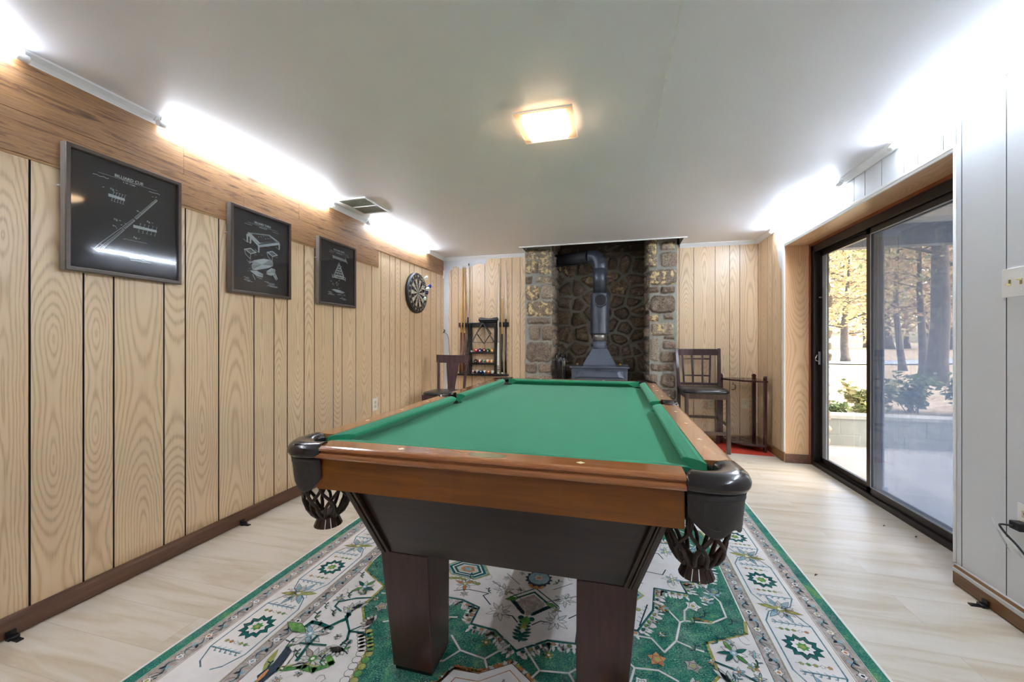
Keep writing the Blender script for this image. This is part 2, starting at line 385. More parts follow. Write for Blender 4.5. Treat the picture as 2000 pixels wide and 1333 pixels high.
tag(m.build('trim_11', M_grey), kind='structure')
# ragged paint left on the oak at the back corners
def patch(name, pts, fn):
    m = MB(); n = len(pts); m.add([fn(a, b, 0) for a, b in pts]+[fn(a, b, .0008) for a, b in pts], [tuple(range(n)), tuple(reversed(range(n, 2*n)))]+[(i, (i+1) % n, n+(i+1) % n, n+i) for i in range(n)]); return tag(m.build(name, M_grey), kind='structure')
patch('trim_12', [(XL, .09), (-2.205, .09), (-2.21, .6), (-2.198, 1.1), (-2.205, 1.5), (-2.19, 1.75), (-2.195, 1.95), (-2.205, 2.04), (-2.20, 2.10), (-2.165, 2.135), (-2.14, 2.14), (-2.135, 2.175), (-2.09, 2.18), (-2.06, 2.165), (-2.03, 2.14), (-1.97, 2.14), (-1.93, 2.16), (-1.87, 2.165), (-1.82, 2.19), (-1.76, 2.20), (-1.70, 2.19), (-1.67, 2.195), (-1.655, 2.225), (-1.64, 2.265), (XL, 2.265)], lambda a, b, d: (a, YB-.001-d, b))
patch('trim_13', [(DY1+.03, .60), (4.34, .60), (4.345, 1.4), (4.355, 1.75), (4.37, 1.86), (4.40, 1.88), (4.44, 1.96), (4.47, 2.06), (4.49, 2.18), (4.50, 2.24), (4.56, 2.265), (DY1+.03, 2.265)], lambda a, b, d: (XR-.001-d, a, b))

# ------------------------------------------------------------------ sliding glass door
dr = empty('door_1', (DX, (DY0+DY1)/2, 0), kind='structure')
# oak jambs, head and white casing
pj = Panel()
pj.quad([(XR, DY1, .0), (DX, DY1, .0), (DX, DY1, DZ), (XR, DY1, DZ)], [(-.11, 0, .3), (.11, 0, .3), (.11, DZ, .3), (-.11, DZ, .3)], 0)
pj.quad([(XR, DY0, .0), (XR, DY0, DZ), (DX, DY0, DZ), (DX, DY0, .0)], [(-.11, 0, .6), (-.11, DZ, .6), (.11, DZ, .6), (.11, 0, .6)], 0)
pj.quad([(XR, DY0, DZ), (XR, DY1, DZ), (DX, DY1, DZ), (DX, DY0, DZ)], [(-.11, 0, .8), (-.11, 2, .8), (.11, 2, .8), (.11, 0, .8)], 0)
o = pj.mb.build('jamb', M_jamb, dr, fix=False, attr=pj.at, loc=tuple(dr.location))
m = MB(); c0, t0 = .030, .010
m.box(XR-t0, XR, DY0-.001-c0+.03, DY0+.004, .10, DZ+.03); m.box(XR-t0, XR, DY1-.004, DY1+c0, .10, DZ+.03); m.box(XR-t0, XR, DY0, DY1, DZ-.004, DZ+.03)
m.box(XR-t0-.003, XR-t0, DY0-.002, DY0+.001, .1, DZ+.006); m.box(XR-t0-.003, XR-t0, DY1+.012, DY1+c0, .6, DZ+.03); m.box(XR-t0-.003, XR-t0, DY0, DY1, DZ+.012, DZ+.03)
m.build('casing', M_white, dr, loc=tuple(dr.location), bevel=.002)
m = MB(); m.box(XR, DX-.012, DY1-.012, DY1, .0, .085); m.build('kick_trim', M_base, dr, loc=tuple(dr.location), bevel=.003)
m = MB(); m.box(DX-.03, DX-.022, DY1-.016, DY1-.001, 0, DZ); m.box(DX-.03, DX-.01, DY0, DY1, DZ-.018, DZ); m.build('stop_bead', plain('red_oak_bead', '#8A4B2A', .4), dr, loc=tuple(dr.location))
# outer frame
m = MB(); fx0, fx1 = DX-.012, DX+.11
m.box(fx0, fx1, DY1-.05, DY1-.001, .02, DZ-.002); m.box(fx0, fx1, DY0+.001, DY0+.05, .02, DZ-.002); m.box(fx0, fx1, DY0+.001, DY1-.001, DZ-.07, DZ-.002); m.box(fx0, fx1, DY0+.001, DY1-.001, 0, .028)
for x in (fx0-.004, DX+.028, DX+.066): m.box(x, x+.004, DY0+.05, DY1-.05, .028, .042); m.box(x, x+.004, DY0+.05, DY1-.05, DZ-.085, DZ-.07)
m.build('door_frame', M_alu, dr, loc=tuple(dr.location), bevel=.0015)
def sash(name, x, y0, y1, mat, st=.045, gmat=M_glass, rail=.05):
    m = MB(); z0, z1 = .04, DZ-.075
    m.box(x-.012, x+.012, y0, y0+st, z0, z1); m.box(x-.012, x+.012, y1-st, y1, z0, z1); m.box(x-.012, x+.012, y0, y1, z0, z0+rail); m.box(x-.012, x+.012, y0, y1, z1-rail, z1)
    o = m.build(name, mat, dr, loc=tuple(dr.location), bevel=.0015)
    m = MB(); m.box(x-.0025, x+.0025, y0+st-.004, y1-st+.004, z0+rail-.004, z1-rail+.004)
    g = m.build('pane', gmat, o, loc=tuple(dr.location)); return o
MID = 3.445
s1 = sash('far_panel', DX+.052, MID-.02, DY1-.052, M_alu, .05)
s2 = sash('near_panel', DX+.014, DY0+.052, MID+.028, M_alu, .05, M_haze)
m = MB(); m.box(DX+.001, DX+.003, DY0+.10, MID-.020, .089, .095); m.box(DX+.0, DX+.003, MID-.026, MID-.020, .09, DZ-.13); m.box(DX, DX+.003, DY0+.1, MID-.02, DZ-.131, DZ-.126); m.build('glazing_bead', plain('grey_bead', '#9AA0A6', .4), s2, loc=tuple(dr.location))
# grey inner stile of the far panel and its latch
m = MB(); m.box(DX+.036, DX+.041, DY1-.165, DY1-.10, .09, DZ-.13); m.build('glazing_bead', plain('pale_aluminium', '#9BA5B0', .4, metal=.4), s1, loc=tuple(dr.location), bevel=.001)
m = MB(); m.box(DX+.012, DX+.038, DY1-.085, DY1-.068, .94, 1.06); m.tube([(DX+.012, DY1-.076, .97), (DX-.006, DY1-.076, .98), (DX-.008, DY1-.076, 1.0), (DX+.006, DY1-.076, 1.03)], .005, 8); m.build('latch', M_steel, s1, loc=tuple(dr.location), bevel=.002)
m = MB(); m.box(DX+.01, DX+.034, DY1-.10, DY1-.055, 1.55, 1.562); m.build('security_pin', M_steel, s1, loc=tuple(dr.location), bevel=.001)
# sliding insect screen behind the near pane
m = MB(); z0, z1, y0, y1, x = .035, DZ-.075, DY0+.052, MID+.03, DX+.088
for b in ((y0, y0+.03, z0, z1), (y1-.03, y1, z0, z1), (y0, y1, z0, z0+.04), (y0, y1, z1-.035, z1)): m.box(x-.006, x+.006, *b)
sc_ = m.build('screen_frame', plain('screen_frame_grey', '#39404B', .45), dr, loc=tuple(dr.location))
m = MB(); m.box(x-.0005, x+.0005, y0+.028, y1-.028, z0+.038, z1-.033); m.build('screen_mesh', M_screen, sc_, loc=tuple(dr.location))
# ------------------------------------------------------------------ rug with its printed pattern
def mottle(name, cols, sc=60, rough=.9, wear='#D8D2CC', wamt=.5, fleck=0, fcol='#A8C8A4'):
    M = Mat(name, rough, spec=.2); v = M.obj(); n = M.noise(v, sc, 4, .65)
    c = M.ramp(n, [(.30+.4*i/max(1, len(cols)-1), col(h)) for i, h in enumerate(cols)])
    w = M.noise(M.obj((1, 1, 1)), 9, 6, .7); w2 = M.noise(M.obj((1, 1, 1)), 160, 3, .6)
    wf = M.math('MULTIPLY', M.math('MULTIPLY', M.math('SUBTRACT', w, .50, True), M.math('SUBTRACT', w2, .35, True)), wamt*16, True)
    if fleck:
        f1 = M.noise(M.obj((1, 1.6, 1)), 150, 3, .7); f2 = M.noise(M.obj((1, 1, 1)), 16, 4, .6)
        c = M.mix(M.math('MULTIPLY', M.ramp(f1, [(.50, (0,0,0,1)), (.62, (1,1,1,1))]), M.ramp(f2, [(.35, (.15,.15,.15,1)), (.65, (fleck,)*3+(1,))])), c, col(fcol))
        c = M.mix(M.ramp(f1, [(.30, (.6,.6,.6,1)), (.42, (0,0,0,1))]), c, col('#0B3E3C'))
    M.base(M.mix(wf, c, col(wear))); return M.m
R_cream = mottle('rug_cream', ['#E0DBD6', '#EBE7E3', '#F1EEEB'], 6, wear='#C9C0B8', wamt=.3)
R_teal = mottle('rug_teal', ['#0C4E48', '#10645A', '#1E7A66', '#5A9662'], 22, wear='#C2CFC2', wamt=.40, fleck=.8)
R_dteal = mottle('rug_dark_teal', ['#0E4A48', '#15605A', '#1F7068'], 40, wamt=.2)
R_green = mottle('rug_green', ['#3E7E44', '#5E9A4E', '#86AE62'], 40, wamt=.2)
R_band = mottle('rug_edge_band', ['#0F5C58', '#1A7068', '#2E806A', '#6A9E58'], 6, wamt=.35, fleck=.5)
R_taupe = mottle('rug_taupe', ['#948880', '#AFA39A', '#C8C0BA'], 45, wear='#DAD4CF', wamt=.8)
R_blue = mottle('rug_blue', ['#6F97A6', '#8FB2BE', '#A9C6CE'], 60, wamt=.3)
R_pale = mottle('rug_pale_grey', ['#B9B9B4', '#C9CCC6', '#D6D8D2'], 40, wamt=.3)
R_navy = mottle('rug_navy_line', ['#1E3340', '#2A4450'], 60, wamt=.15)
R_line = mottle('rug_brown_line', ['#4A4440', '#6A625C'], 60, wamt=.3)
R_rust = mottle('rug_rust', ['#B0623A', '#C88A5A', '#C9A36A'], 60, wamt=.3)
R_olive = mottle('rug_olive', ['#7E8E3E', '#A3A858', '#B9B078'], 60, wamt=.3)
R_slate = mottle('rug_slate', ['#2E3A48', '#3E4A58'], 60, wamt=.2)
RM = [R_cream, R_teal, R_dteal, R_green, R_band, R_taupe, R_blue, R_pale, R_navy, R_line, R_rust, R_olive, R_slate]
CR, TE, DT, GR, BA, TA, BL, PA, NA, LI, RU, OL, SL = range(13)
RX0, RX1, RY0, RY1 = -1.612, .908, .50, 3.75
rg = MB(); rg.box(RX0, RX1, RY0, RY1, 0, .0060, CR)
RLAY = [0]
def lay(): RLAY[0] += 1
def rpoly(pts, mi, tf=None, dz=0):
    z = .0061+.00006*(RLAY[0]+dz)
    if tf: pts = [tf(*q) for q in pts]
    ar = sum(pts[i][0]*pts[(i+1) % len(pts)][1]-pts[(i+1) % len(pts)][0]*pts[i][1] for i in range(len(pts)))
    if ar < 0: pts = pts[::-1]
    rg.add([(x, y, z) for x, y in pts], [tuple(range(len(pts)))], mi)
def rline(pts, w, mi, tf=None, dz=0, closed=False):
    if closed: pts = list(pts)+[pts[0]]
    for i in range(len(pts)-1):
        (x0, y0), (x1, y1) = pts[i], pts[i+1]; dx, dy = x1-x0, y1-y0; l = math.hypot(dx, dy)
        if l < 1e-6: continue
        nx, ny = -dy/l*w/2, dx/l*w/2; ex, ey = dx/l*w/3, dy/l*w/3
        rpoly([(x0+nx-ex, y0+ny-ey), (x1+nx+ex, y1+ny+ey), (x1-nx+ex, y1-ny+ey), (x0-nx-ex, y0-ny-ey)], mi, tf, dz)
def star(cx, cy, r1, r2, n, a0=0, ry=1): return [(cx+(r1 if i % 2 == 0 else r2)*math.cos(a0+PI*i/n), cy+ry*(r1 if i % 2 == 0 else r2)*math.sin(a0+PI*i/n)) for i in range(2*n)]
def disc(cx, cy, r, n=10, ry=1): return [(cx+r*math.cos(2*PI*i/n), cy+ry*r*math.sin(2*PI*i/n)) for i in range(n)]
def leafp(cx, cy, a, L, w):
    pts = [(0, 0), (.25, .7), (.5, 1), (.78, .6), (1, 0), (.78, -.6), (.5, -1), (.25, -.7)]
    ca, sa = math.cos(a), math.sin(a); return [(cx+x*L*ca-y*w*sa, cy+x*L*sa+y*w*ca) for x, y in pts]
def outlined(pts, mi, lc, tf=None, w=.0022, dz=0): rpoly(pts, mi, tf, dz); rline(pts, w, lc, tf, dz+1, True)
def palmette(cx, cy, R, a0, tf, cols, lc, n=9, spread=2*PI, core=OL):
    for i in range(n):
        a = a0+spread*(i/n-.5 if spread > 6 else (i/(n-1)-.5)); l = R*(1 if i % 2 == 0 else .74)
        outlined(leafp(cx, cy, a, l, R*.15), cols[i % len(cols)], lc, tf, .0018, dz=i % 3)
    rpoly(disc(cx, cy, R*.22), core, tf, 5); rpoly(disc(cx, cy, R*.10), CR, tf, 6)
def sscroll(s, d, L, tf, m1, m2, flip=1):
    pts = [(s-L/2+L*i/10, d+flip*L*.16*math.sin(2*PI*i/10)) for i in range(11)]
    rline(pts, .006, m1, tf, 2); rline([(a+.001, b+flip*.0035) for a, b in pts], .0022, m2, tf, 3)
    rpoly(leafp(s-L*.05, d, .8*flip, L*.34, L*.12), m1, tf, 3); rpoly(leafp(s+L*.1, d, -2.3*flip, L*.3, L*.08), m2, tf, 2)
rr = random.Random(11)
def side(L, tf):
    e = lambda d0, d1, mi, dz=0: rpoly([(d0, d0), (L-d0, d0), (L-d1, d1), (d1, d1)], mi, tf, dz)
    e(.010, .052, BA); e(.056, .116, TA); e(.054, .056, LI, 1); e(.119, .121, LI, 1); e(.325, .327, OL, 1); e(.330, .386, TA); e(.386, .388, NA, 1); e(.328, .330, LI, 1)
    n = int(L/.105)
    for g, dc in ((0, .086), (1, .358)):
        for i in range(1, n):
            s = i*.105+g*.05
            if s < .3 or s > L-.3: continue
            sscroll(s, dc, .072, tf, BL, NA, 1 if i % 2 else -1)
            f = s+.0525
            rpoly(star(f, dc, .017, .011, 6, rr.random()), CR, tf, 3); rline(star(f, dc, .017, .011, 6, .3), .0016, LI, tf, 4, True); rpoly(disc(f, dc, .006), rr.choice([RU, BL, NA, OL]), tf, 5)
            rline([(f+.017, dc-.018), (f+.032, dc-.006), (f+.036, dc+.018)], .0022, LI, tf, 3)
            for q in range(3): rpoly(leafp(f+rr.uniform(-.03, .03), dc+rr.uniform(-.02, .02), rr.random()*6, .014, .003), rr.choice([NA, CR, PA, LI]), tf, 2)
for tf, L, s0 in (((lambda s, d: (RX0+d, RY0+s)), RY1-RY0, 1.27-RY0), ((lambda s, d: (RX1-d, RY0+s)), RY1-RY0, 1.27-RY0), ((lambda s, d: (RX0+s, RY0+d)), RX1-RX0, 1.26), ((lambda s, d: (RX0+s, RY1-d)), RX1-RX0, 1.26)):
    side(L, tf); P = .43; dc = .225
    k0 = -int(s0/P)
    for k in range(k0, k0+12):
        s = s0+k*P
        if s < .38 or s > L-.38: continue
        # cartouche
        for off, w, mm in ((0, .0062, BL), (.0, .0016, NA)):
            for sg in (1, -1):
                rline([(s-.208, dc+sg*.022), (s-.188, dc+sg*.050), (s-.125, dc+sg*.0805), (s+.125, dc+sg*.0805), (s+.188, dc+sg*.050), (s+.208, dc+sg*.022)], w, mm, tf, 1 if w > .003 else 2)
        rpoly(star(s, dc, .068, .050, 11, .1, 1), NA, tf, 2); rpoly(star(s, dc, .064, .047, 11, .1, 1), DT, tf, 3)
        rpoly(star(s, dc, .046, .034, 9, .3), NA, tf, 4); rpoly(star(s, dc, .041, .030, 9, .3), CR, tf, 5)
        rpoly(star(s, dc, .024, .016, 7, .2), GR, tf, 6); rpoly(disc(s, dc, .009), OL, tf, 7)
        for sg in (1, -1):
            # small flower chain
            rline([(s+sg*.088, dc-.055), (s+sg*.088, dc+.06)], .0016, LI, tf, 2)
            for q in range(5):
                rpoly(star(s+sg*.088, dc-.048+q*.022, .0085, .0055, 5, rr.random()), (OL, RU, CR, OL, GR)[(q+k) % 5], tf, 3); rline(star(s+sg*.088, dc-.048+q*.022, .0085, .0055, 5), .001, LI, tf, 4, True)
            # comb branch
            b = s+sg*.125
            rline([(b, dc-.078), (b, dc+.058)], .0055, BL, tf, 2); rline([(b+sg*.003, dc-.078), (b+sg*.003, dc+.058)], .0013, NA, tf, 3)
            for q in range(5):
                y = dc-.052+q*.024; rline([(b, y), (b+sg*.014, y+.006), (b+sg*.013, y+.011)], .0045, BL, tf, 2); rline([(b, y), (b-sg*.010, y+.010)], .003, BL, tf, 2); rline([(b+sg*.002, y-.003), (b+sg*.016, y+.004)], .001, NA, tf, 3)
        m_ = s+P/2
        if m_ < L-.4:
            palmette(m_, dc, .082, .3, tf, [BL, PA, OL, CR, BL, PA], LI, 12); palmette(m_, dc-.01, .045, .1, tf, [CR, GR, PA], LI, 8)
            for q in range(4): rline([(m_-.05+q*.03, dc-.07), (m_-.02+q*.02, dc-.03)], .002, RU, tf, 4)
# field --------------------------------------------------------------
RLAY[0] += 6
FX, FY = -.352, 2.15
def quadsym(fn):
    for my in (1, -1):
        for mx in (1, -1): fn(lambda x, y, mx=mx, my=my: (FX+mx*x, FY+my*(y-FY)))
FB = .868
def greenreg(tf):     # x is the distance from the long axis
    rpoly([(0, 1.0), (.42, 1.0), (.50, 1.10), (.53, 1.27), (.60, 1.36), (.70, 1.48), (.69, 1.63), (.852, 1.72), (.865, 1.80), (.866, FY), (0, FY)], TE, tf)
quadsym(greenreg); lay()
def edges(tf):
    b = [(.42, 1.0), (.50, 1.10), (.53, 1.27), (.60, 1.36), (.70, 1.48), (.69, 1.63), (.852, 1.72), (.866, 1.79)]
    rline(b, .011, OL, tf); rline([(x+.006, y) for x, y in b], .002, RU, tf, 1); rline([(x-.008, y) for x, y in b], .0018, NA, tf, 1)
    for i in range(3):            # white-and-olive scallops along the lower lobe
        (x0, y0), (x1, y1) = b[i], b[i+1]; n = 6
        for q in range(n):
            t = (q+.5)/n; x, y = x0+(x1-x0)*t, y0+(y1-y0)*t
            outlined(disc(x+.022, y, .0165, 8), CR, NA, tf, .0016, 2); outlined(disc(x-.010, y+.006, .015, 8), OL if q % 2 else GR, NA, tf, .0014, 2)
    # jagged pale edge against the green
    for i in range(3, 6):
        (x0, y0), (x1, y1) = b[i], b[i+1]; n = 9
        for q in range(n):
            t = (q+.5)/n; rpoly(leafp(x0+(x1-x0)*t, y0+(y1-y0)*t, rr.uniform(2.2, 3.6), .024, .004), TE if q % 2 else DT, tf, 1)
quadsym(edges); lay(); lay(); lay()
def white_star(tf):
    P_ = [(0, 1.41), (.105, 1.49), (.21, 1.50), (.21, 1.60), (.30, 1.63), (.44, 1.63), (.51, 1.77), (.53, 1.93), (.67, 1.925), (.655, 2.01), (.77, 2.04), (.80, FY), (0, FY)]
    n = len(P_)-1
    for i in range(n-1):          # pale pink barbs around it
        (x0, y0), (x1, y1) = P_[i], P_[i+1]; l = math.hypot(x1-x0, y1-y0); k = max(2, int(l/.014)); nx, ny = (y1-y0)/l, -(x1-x0)/l
        for q in range(k):
            t = (q+.5)/k; x, y = x0+(x1-x0)*t, y0+(y1-y0)*t; rpoly(leafp(x+nx*.020, y+ny*.020, math.atan2(ny, nx)+rr.uniform(-.5, .5), .032, .0065), CR, tf, 0)
            rpoly(disc(x+nx*.016, y+ny*.016, .012, 6), CR, tf, 0)
            if q % 2: rpoly(disc(x+nx*.014, y+ny*.014, .008, 6), rr.choice([OL, GR, RU, DT, PA]), tf, 2); rline(disc(x+nx*.014, y+ny*.014, .008, 6), .0012, LI, tf, 3, True)
    rpoly(P_, CR, tf, 4); rline(P_[:-1], .0075, DT, tf, 5); rline([(x, y+.005) for x, y in P_[:-1]], .0014, NA, tf, 6)
quadsym(white_star)
for _ in range(7): lay()
def star_inner(tf):
    palmette(.12, 1.60, .060, 1.2, tf, [CR, PA, CR], LI, 9, core=CR); palmette(.14, 1.74, .050, .3, tf, [PA, CR], LI, 9, core=PA); palmette(.33, 1.74, .055, 2, tf, [CR, PA, RU], LI, 9)
    rline([(.03, 1.555), (.06, 1.585), (.10, 1.585)], .005, NA, tf, 2); rline([(.17, 1.63), (.22, 1.68), (.20, 1.70)], .005, NA, tf, 2); rline([(.20, 1.70), (.30, 1.705), (.36, 1.68)], .0045, NA, tf, 2)
    rline([(.05, 1.70), (.21, 1.79)], .0035, LI, tf, 1); rline([(.05, 1.706), (.21, 1.796)], .0016, LI, tf, 1); rline([(.08, 1.80), (.16, 1.87)], .0035, LI, tf, 1)
    # outlined lozenge with rust heart
    L_ = [(.25, 1.84), (.30, 1.79), (.42, 1.80), (.47, 1.86), (.42, 1.92), (.30, 1.92)]
    for sc, mm in ((1.12, OL), (1.03, BL), (.92, DT), (.78, CR), (.70, DT), (.56, PA), (.36, RU), (.2, BL)):
        rpoly([(.36+(x-.36)*sc, 1.857+(y-1.857)*sc) for x, y in L_], mm, tf, 1+int((1.2-sc)*10))
    for q in range(10): outlined(disc(.27+q*.02, 1.775-.004*abs(q-5), .011, 7), OL, NA, tf, .0012, 0)
    palmette(.62, 2.02, .05, 0, tf, [CR, BL, PA], LI, 8); rline([(.45, 2.02), (.50, 2.06), (.58, 2.05), (.60, 2.10)], .005, NA, tf, 2)
    rline([(.45, 1.66), (.49, 1.80)], .006, NA, tf, 1)
    for q in range(5): rline([(.455+q*.009, 1.68+q*.024), (.440+q*.009, 1.69+q*.024)], .0025, NA, tf, 2)
quadsym(star_inner); 
for _ in range(12): lay()
def axis_motif(tf):       # things on the long axis
    rpoly([(-.07, 1.665), (-.05, 1.63), (0, 1.60), (.05, 1.64), (.06, 1.69), (0, 1.745), (-.05, 1.70)], TA, tf)
    rline([(-.07, 1.70), (0, 1.76), (.07, 1.70)], .010, DT, tf, 1); rline([(-.10, 1.70), (0, 1.79), (.12, 1.69)], .006, DT, tf, 1)
    for sg in (1, -1):
        for q in range(6):
            outlined(leafp(sg*.055-sg*q*.008, 1.665-q*.012, PI/2-sg*(1.2-.12*q), .042, .009), DT, NA, tf, .0012, 1)
            rpoly(leafp(0, 1.465+q*.018, PI/2-sg*(1.25), .034+.006*math.sin(q), .008), DT, tf, 2)
        outlined(leafp(sg*.06, 1.70, PI/2-sg*1.9, .06, .014), GR, NA, tf, .0014, 2); rpoly(disc(sg*.022, 1.585, .013), DT, tf, 2)
        rline([(sg*.02, 1.66), (sg*.03, 1.69)], .0016, LI, tf, 3)
    rpoly(leafp(0, 1.60, -PI/2, .06, .02), GR, tf, 3); rpoly(leafp(0, 1.56, -PI/2, .055, .014), OL, tf, 4); rpoly(leafp(0, 1.53, -PI/2, .08, .012), DT, tf, 3); rpoly(leafp(0, 1.53, -PI/2, .03, .009), CR, tf, 5)
    rpoly(star(0, 1.865, .068, .055, 14), SL, tf, 2); rpoly(disc(0, 1.87, .050, 14), BL, tf, 3); rpoly(star(0, 1.872, .026, .017, 6), PA, tf, 4); rpoly(star(0, 1.872, .014, .009, 5), RU, tf, 5)
    rpoly(leafp(0, 1.83, -PI/2, .05, .04), RU, tf, 1)
    # cream medallion nearer the viewer
    Md = [(-.36, 1.0), (-.30, 1.08), (-.33, 1.16), (-.22, 1.20), (-.19, 1.275), (-.10, 1.28), (0, 1.35), (.10, 1.28), (.19, 1.275), (.22, 1.20), (.33, 1.16), (.30, 1.08), (.36, 1.0)]
    for i in range(len(Md)-1):
        (x0, y0), (x1, y1) = Md[i], Md[i+1]
        for q in range(7):
            t = (q+.5)/7; rpoly(star(x0+(x1-x0)*t, y0+(y1-y0)*t+.008, .015, .009, 5, rr.random()), rr.choice([RU, OL, RU, PA]), tf, 0)
    rpoly(Md, CR, tf, 1); rline(Md, .003, LI, tf, 2); rline([(x*.9, y-.03) for x, y in Md], .003, RU, tf, 2); palmette(0, 1.20, .08, 0, tf, [PA, BL, CR, GR], LI, 13); palmette(.19, 1.13, .05, 0, tf, [PA, BL], LI, 8); palmette(-.19, 1.13, .05, 0, tf, [PA, BL], LI, 8)
axis_motif(lambda x, y: (FX+x, y)); axis_motif(lambda x, y: (FX+x, 2*FY-y))
def green_vines(tf):
    w = .0085
    for ln in ([(.26, 1.42), (.20, 1.36), (.10, 1.345), (.055, 1.40), (.03, 1.43)], [(.20, 1.36), (.24, 1.30), (.30, 1.28)], [(.10, 1.345), (.08, 1.31)], [(.42, 1.60), (.49, 1.60), (.53, 1.54), (.58, 1.61), (.61, 1.72), (.63, 1.735), (.73, 1.745), (.80, 1.80), (.80, 1.90), (.76, 1.98)], [(.61, 1.72), (.56, 1.81), (.52, 1.83)], [(.63, 1.735), (.64, 1.80), (.69, 1.87)], [(.58, 1.61), (.64, 1.585), (.67, 1.58)], [(.44, 1.30), (.40, 1.36), (.42, 1.44), (.36, 1.50), (.28, 1.52)], [(.42, 1.44), (.50, 1.45), (.56, 1.42)], [(.06, 1.46), (.02, 1.45)]):
        rline(ln, w, PA, tf, 0); rline(ln, w*.55, CR, tf, 1)
    for x, y, r, mm in ((.68, 1.84, .034, CR), (.50, 1.50, .035, RU), (.62, 1.50, .030, TA), (.79, 1.965, .034, BL), (.33, 1.50, .030, RU), (.44, 1.38, .028, CR), (.12, 1.42, .02, OL), (.74, 1.90, .025, CR)):
        rpoly(star(x, y, r, r*.62, 5, rr.random()*3), mm, tf, 2); rline(star(x, y, r*.6, r*.4, 5, 1), .002, LI, tf, 3, True); rpoly(disc(x, y, r*.25), OL if mm != OL else CR, tf, 4)
    for q in range(9): rpoly(leafp(.745+.004*q, 1.86+q*.014, .6 if q % 2 else 2.8, .03, .006), BL if q % 3 else CR, tf, 2)
    for q in range(7): rpoly(leafp(.66+.013*q, 1.745+.003*q, 1.2+q*.5, .024, .006), RU if q % 2 else OL, tf, 2)
quadsym(green_vines)
def lobe(tf):              # cream corner lobes: vines, leaves, flowers (x distance from axis)
    rline([(.70, 1.54), (.76, 1.52), (.82, 1.48), (.815, 1.45), (.77, 1.43)], .008, DT, tf, 0); rline([(.70, 1.38), (.66, 1.34), (.61, 1.345), (.56, 1.335)], .008, DT, tf, 0); rline([(.66, 1.34), (.64, 1.30), (.645, 1.27)], .010, DT, tf, 0); rline([(.70, 1.38), (.73, 1.41)], .01, DT, tf, 0)
    rline([(.66, 1.34), (.62, 1.39), (.60, 1.40)], .006, DT, tf, 0)
    for x, y, a, l in ((.73, 1.42, 1.5, .085),):
        for q in range(5): outlined(leafp(x-.01+q*.003, y+q*.010, a-.9+q*.45, l*.8, .011), PA, NA, tf, .0018, 1)
    for q in range(7): outlined(leafp(.60, 1.405, -1.2+q*.42, .048, .009), TA if q % 2 else PA, LI, tf, .0015, 1)
    rpoly(disc(.615, 1.40, .011), LI, tf, 4)
    for q in range(7): outlined(leafp(.645, 1.262, -2.9+q*.42, .05, .011), PA, LI, tf, .0015, 1)
    palmette(.80, 1.29, .072, .4, tf, [PA, BL, PA, CR], LI, 9, core=BL); palmette(.70, 1.19, .07, .9, tf, [PA, TA, PA], LI, 9, core=GR)
    palmette(.775, 1.60, .06, .9, tf, [DT, PA, GR, CR], LI, 9, core=BL); palmette(.83, 1.50, .03, .2, tf, [BL, PA], LI, 6)
    # scrolled green leaves
    rline([(.845, 1.32), (.84, 1.345), (.80, 1.345), (.74, 1.335)], .018, DT, tf, 1); rline([(.75, 1.17), (.765, 1.245), (.762, 1.33), (.72, 1.40)], .012, DT, tf, 1)
    for q in range(4): rpoly(leafp(.725-.005*q, 1.375+q*.014, 1.9-q*.5, .035, .008), DT, tf, 2)
    rline([(.83, 1.235), (.70, 1.255)], .009, DT, tf, 1)
    outlined(leafp(.82, 1.29, .25, .12, .022), GR, NA, tf, .002, 2); rline([(.78, 1.12), (.72, 1.15), (.66, 1.15), (.62, 1.19), (.65, 1.21)], .022, GR, tf, 1); rline([(.78, 1.13), (.72, 1.165), (.66, 1.165)], .006, OL, tf, 2)
    rpoly([(.83, 1.08), (.82, 1.14), (.84, 1.22), (.80, 1.20), (.78, 1.12), (.79, 1.05)], SL, tf, 1); rline([(.86, 1.20), (.83, 1.24), (.79, 1.20), (.77, 1.12), (.78, 1.04)], .010, CR, tf, 2); rline([(.80, 1.215), (.775, 1.18), (.765, 1.12)], .0022, LI, tf, 3)
    rpoly(leafp(.83, 1.10, 1.3, .10, .012), OL, tf, 3); rpoly(leafp(.81, 1.05, 1.5, .07, .008), RU, tf, 3)
quadsym(lobe)
def scatter(tf, x0, x1, y0, y1, n, seed, cols, gap=.05):
    r = random.Random(seed); put = []
    for _ in range(n*6):
        x, y = r.uniform(x0, x1), r.uniform(y0, y1)
        if any(math.hypot(x-a, y-b) < gap for a, b in put): continue
        put.append((x, y)); k = r.random(); s_ = r.uniform(.014, .026)
        if k < .4:
            for q in range(6): outlined(leafp(x, y, q*1.05+k*9, s_, s_*.22), r.choice(cols), LI, tf, .0012, 8+q % 2)
            rpoly(disc(x, y, s_*.25), r.choice([OL, RU, BL, DT]), tf, 11)
        elif k < .7:
            rline([(x, y), (x+s_, y+s_*.5), (x+s_*1.2, y+s_*1.5), (x+s_*2.2, y+s_*1.7)], .004, DT if k < .55 else NA, tf, 8); outlined(leafp(x+s_, y+s_*.5, 2.2, s_, s_*.2), GR, NA, tf, .0012, 9)
            outlined(leafp(x+s_*1.2, y+s_*1.5, 1.6, s_*.9, s_*.2), DT, NA, tf, .0012, 9)
        else: rline([(x+s_*math.cos(a)*(.4+.6*r.random()), y+s_*math.sin(a)) for a in [q*.9 for q in range(7)]], .0015, LI, tf, 8)
        if len(put) >= n: break
quadsym(lambda x, y: (0, 0)) if False else None
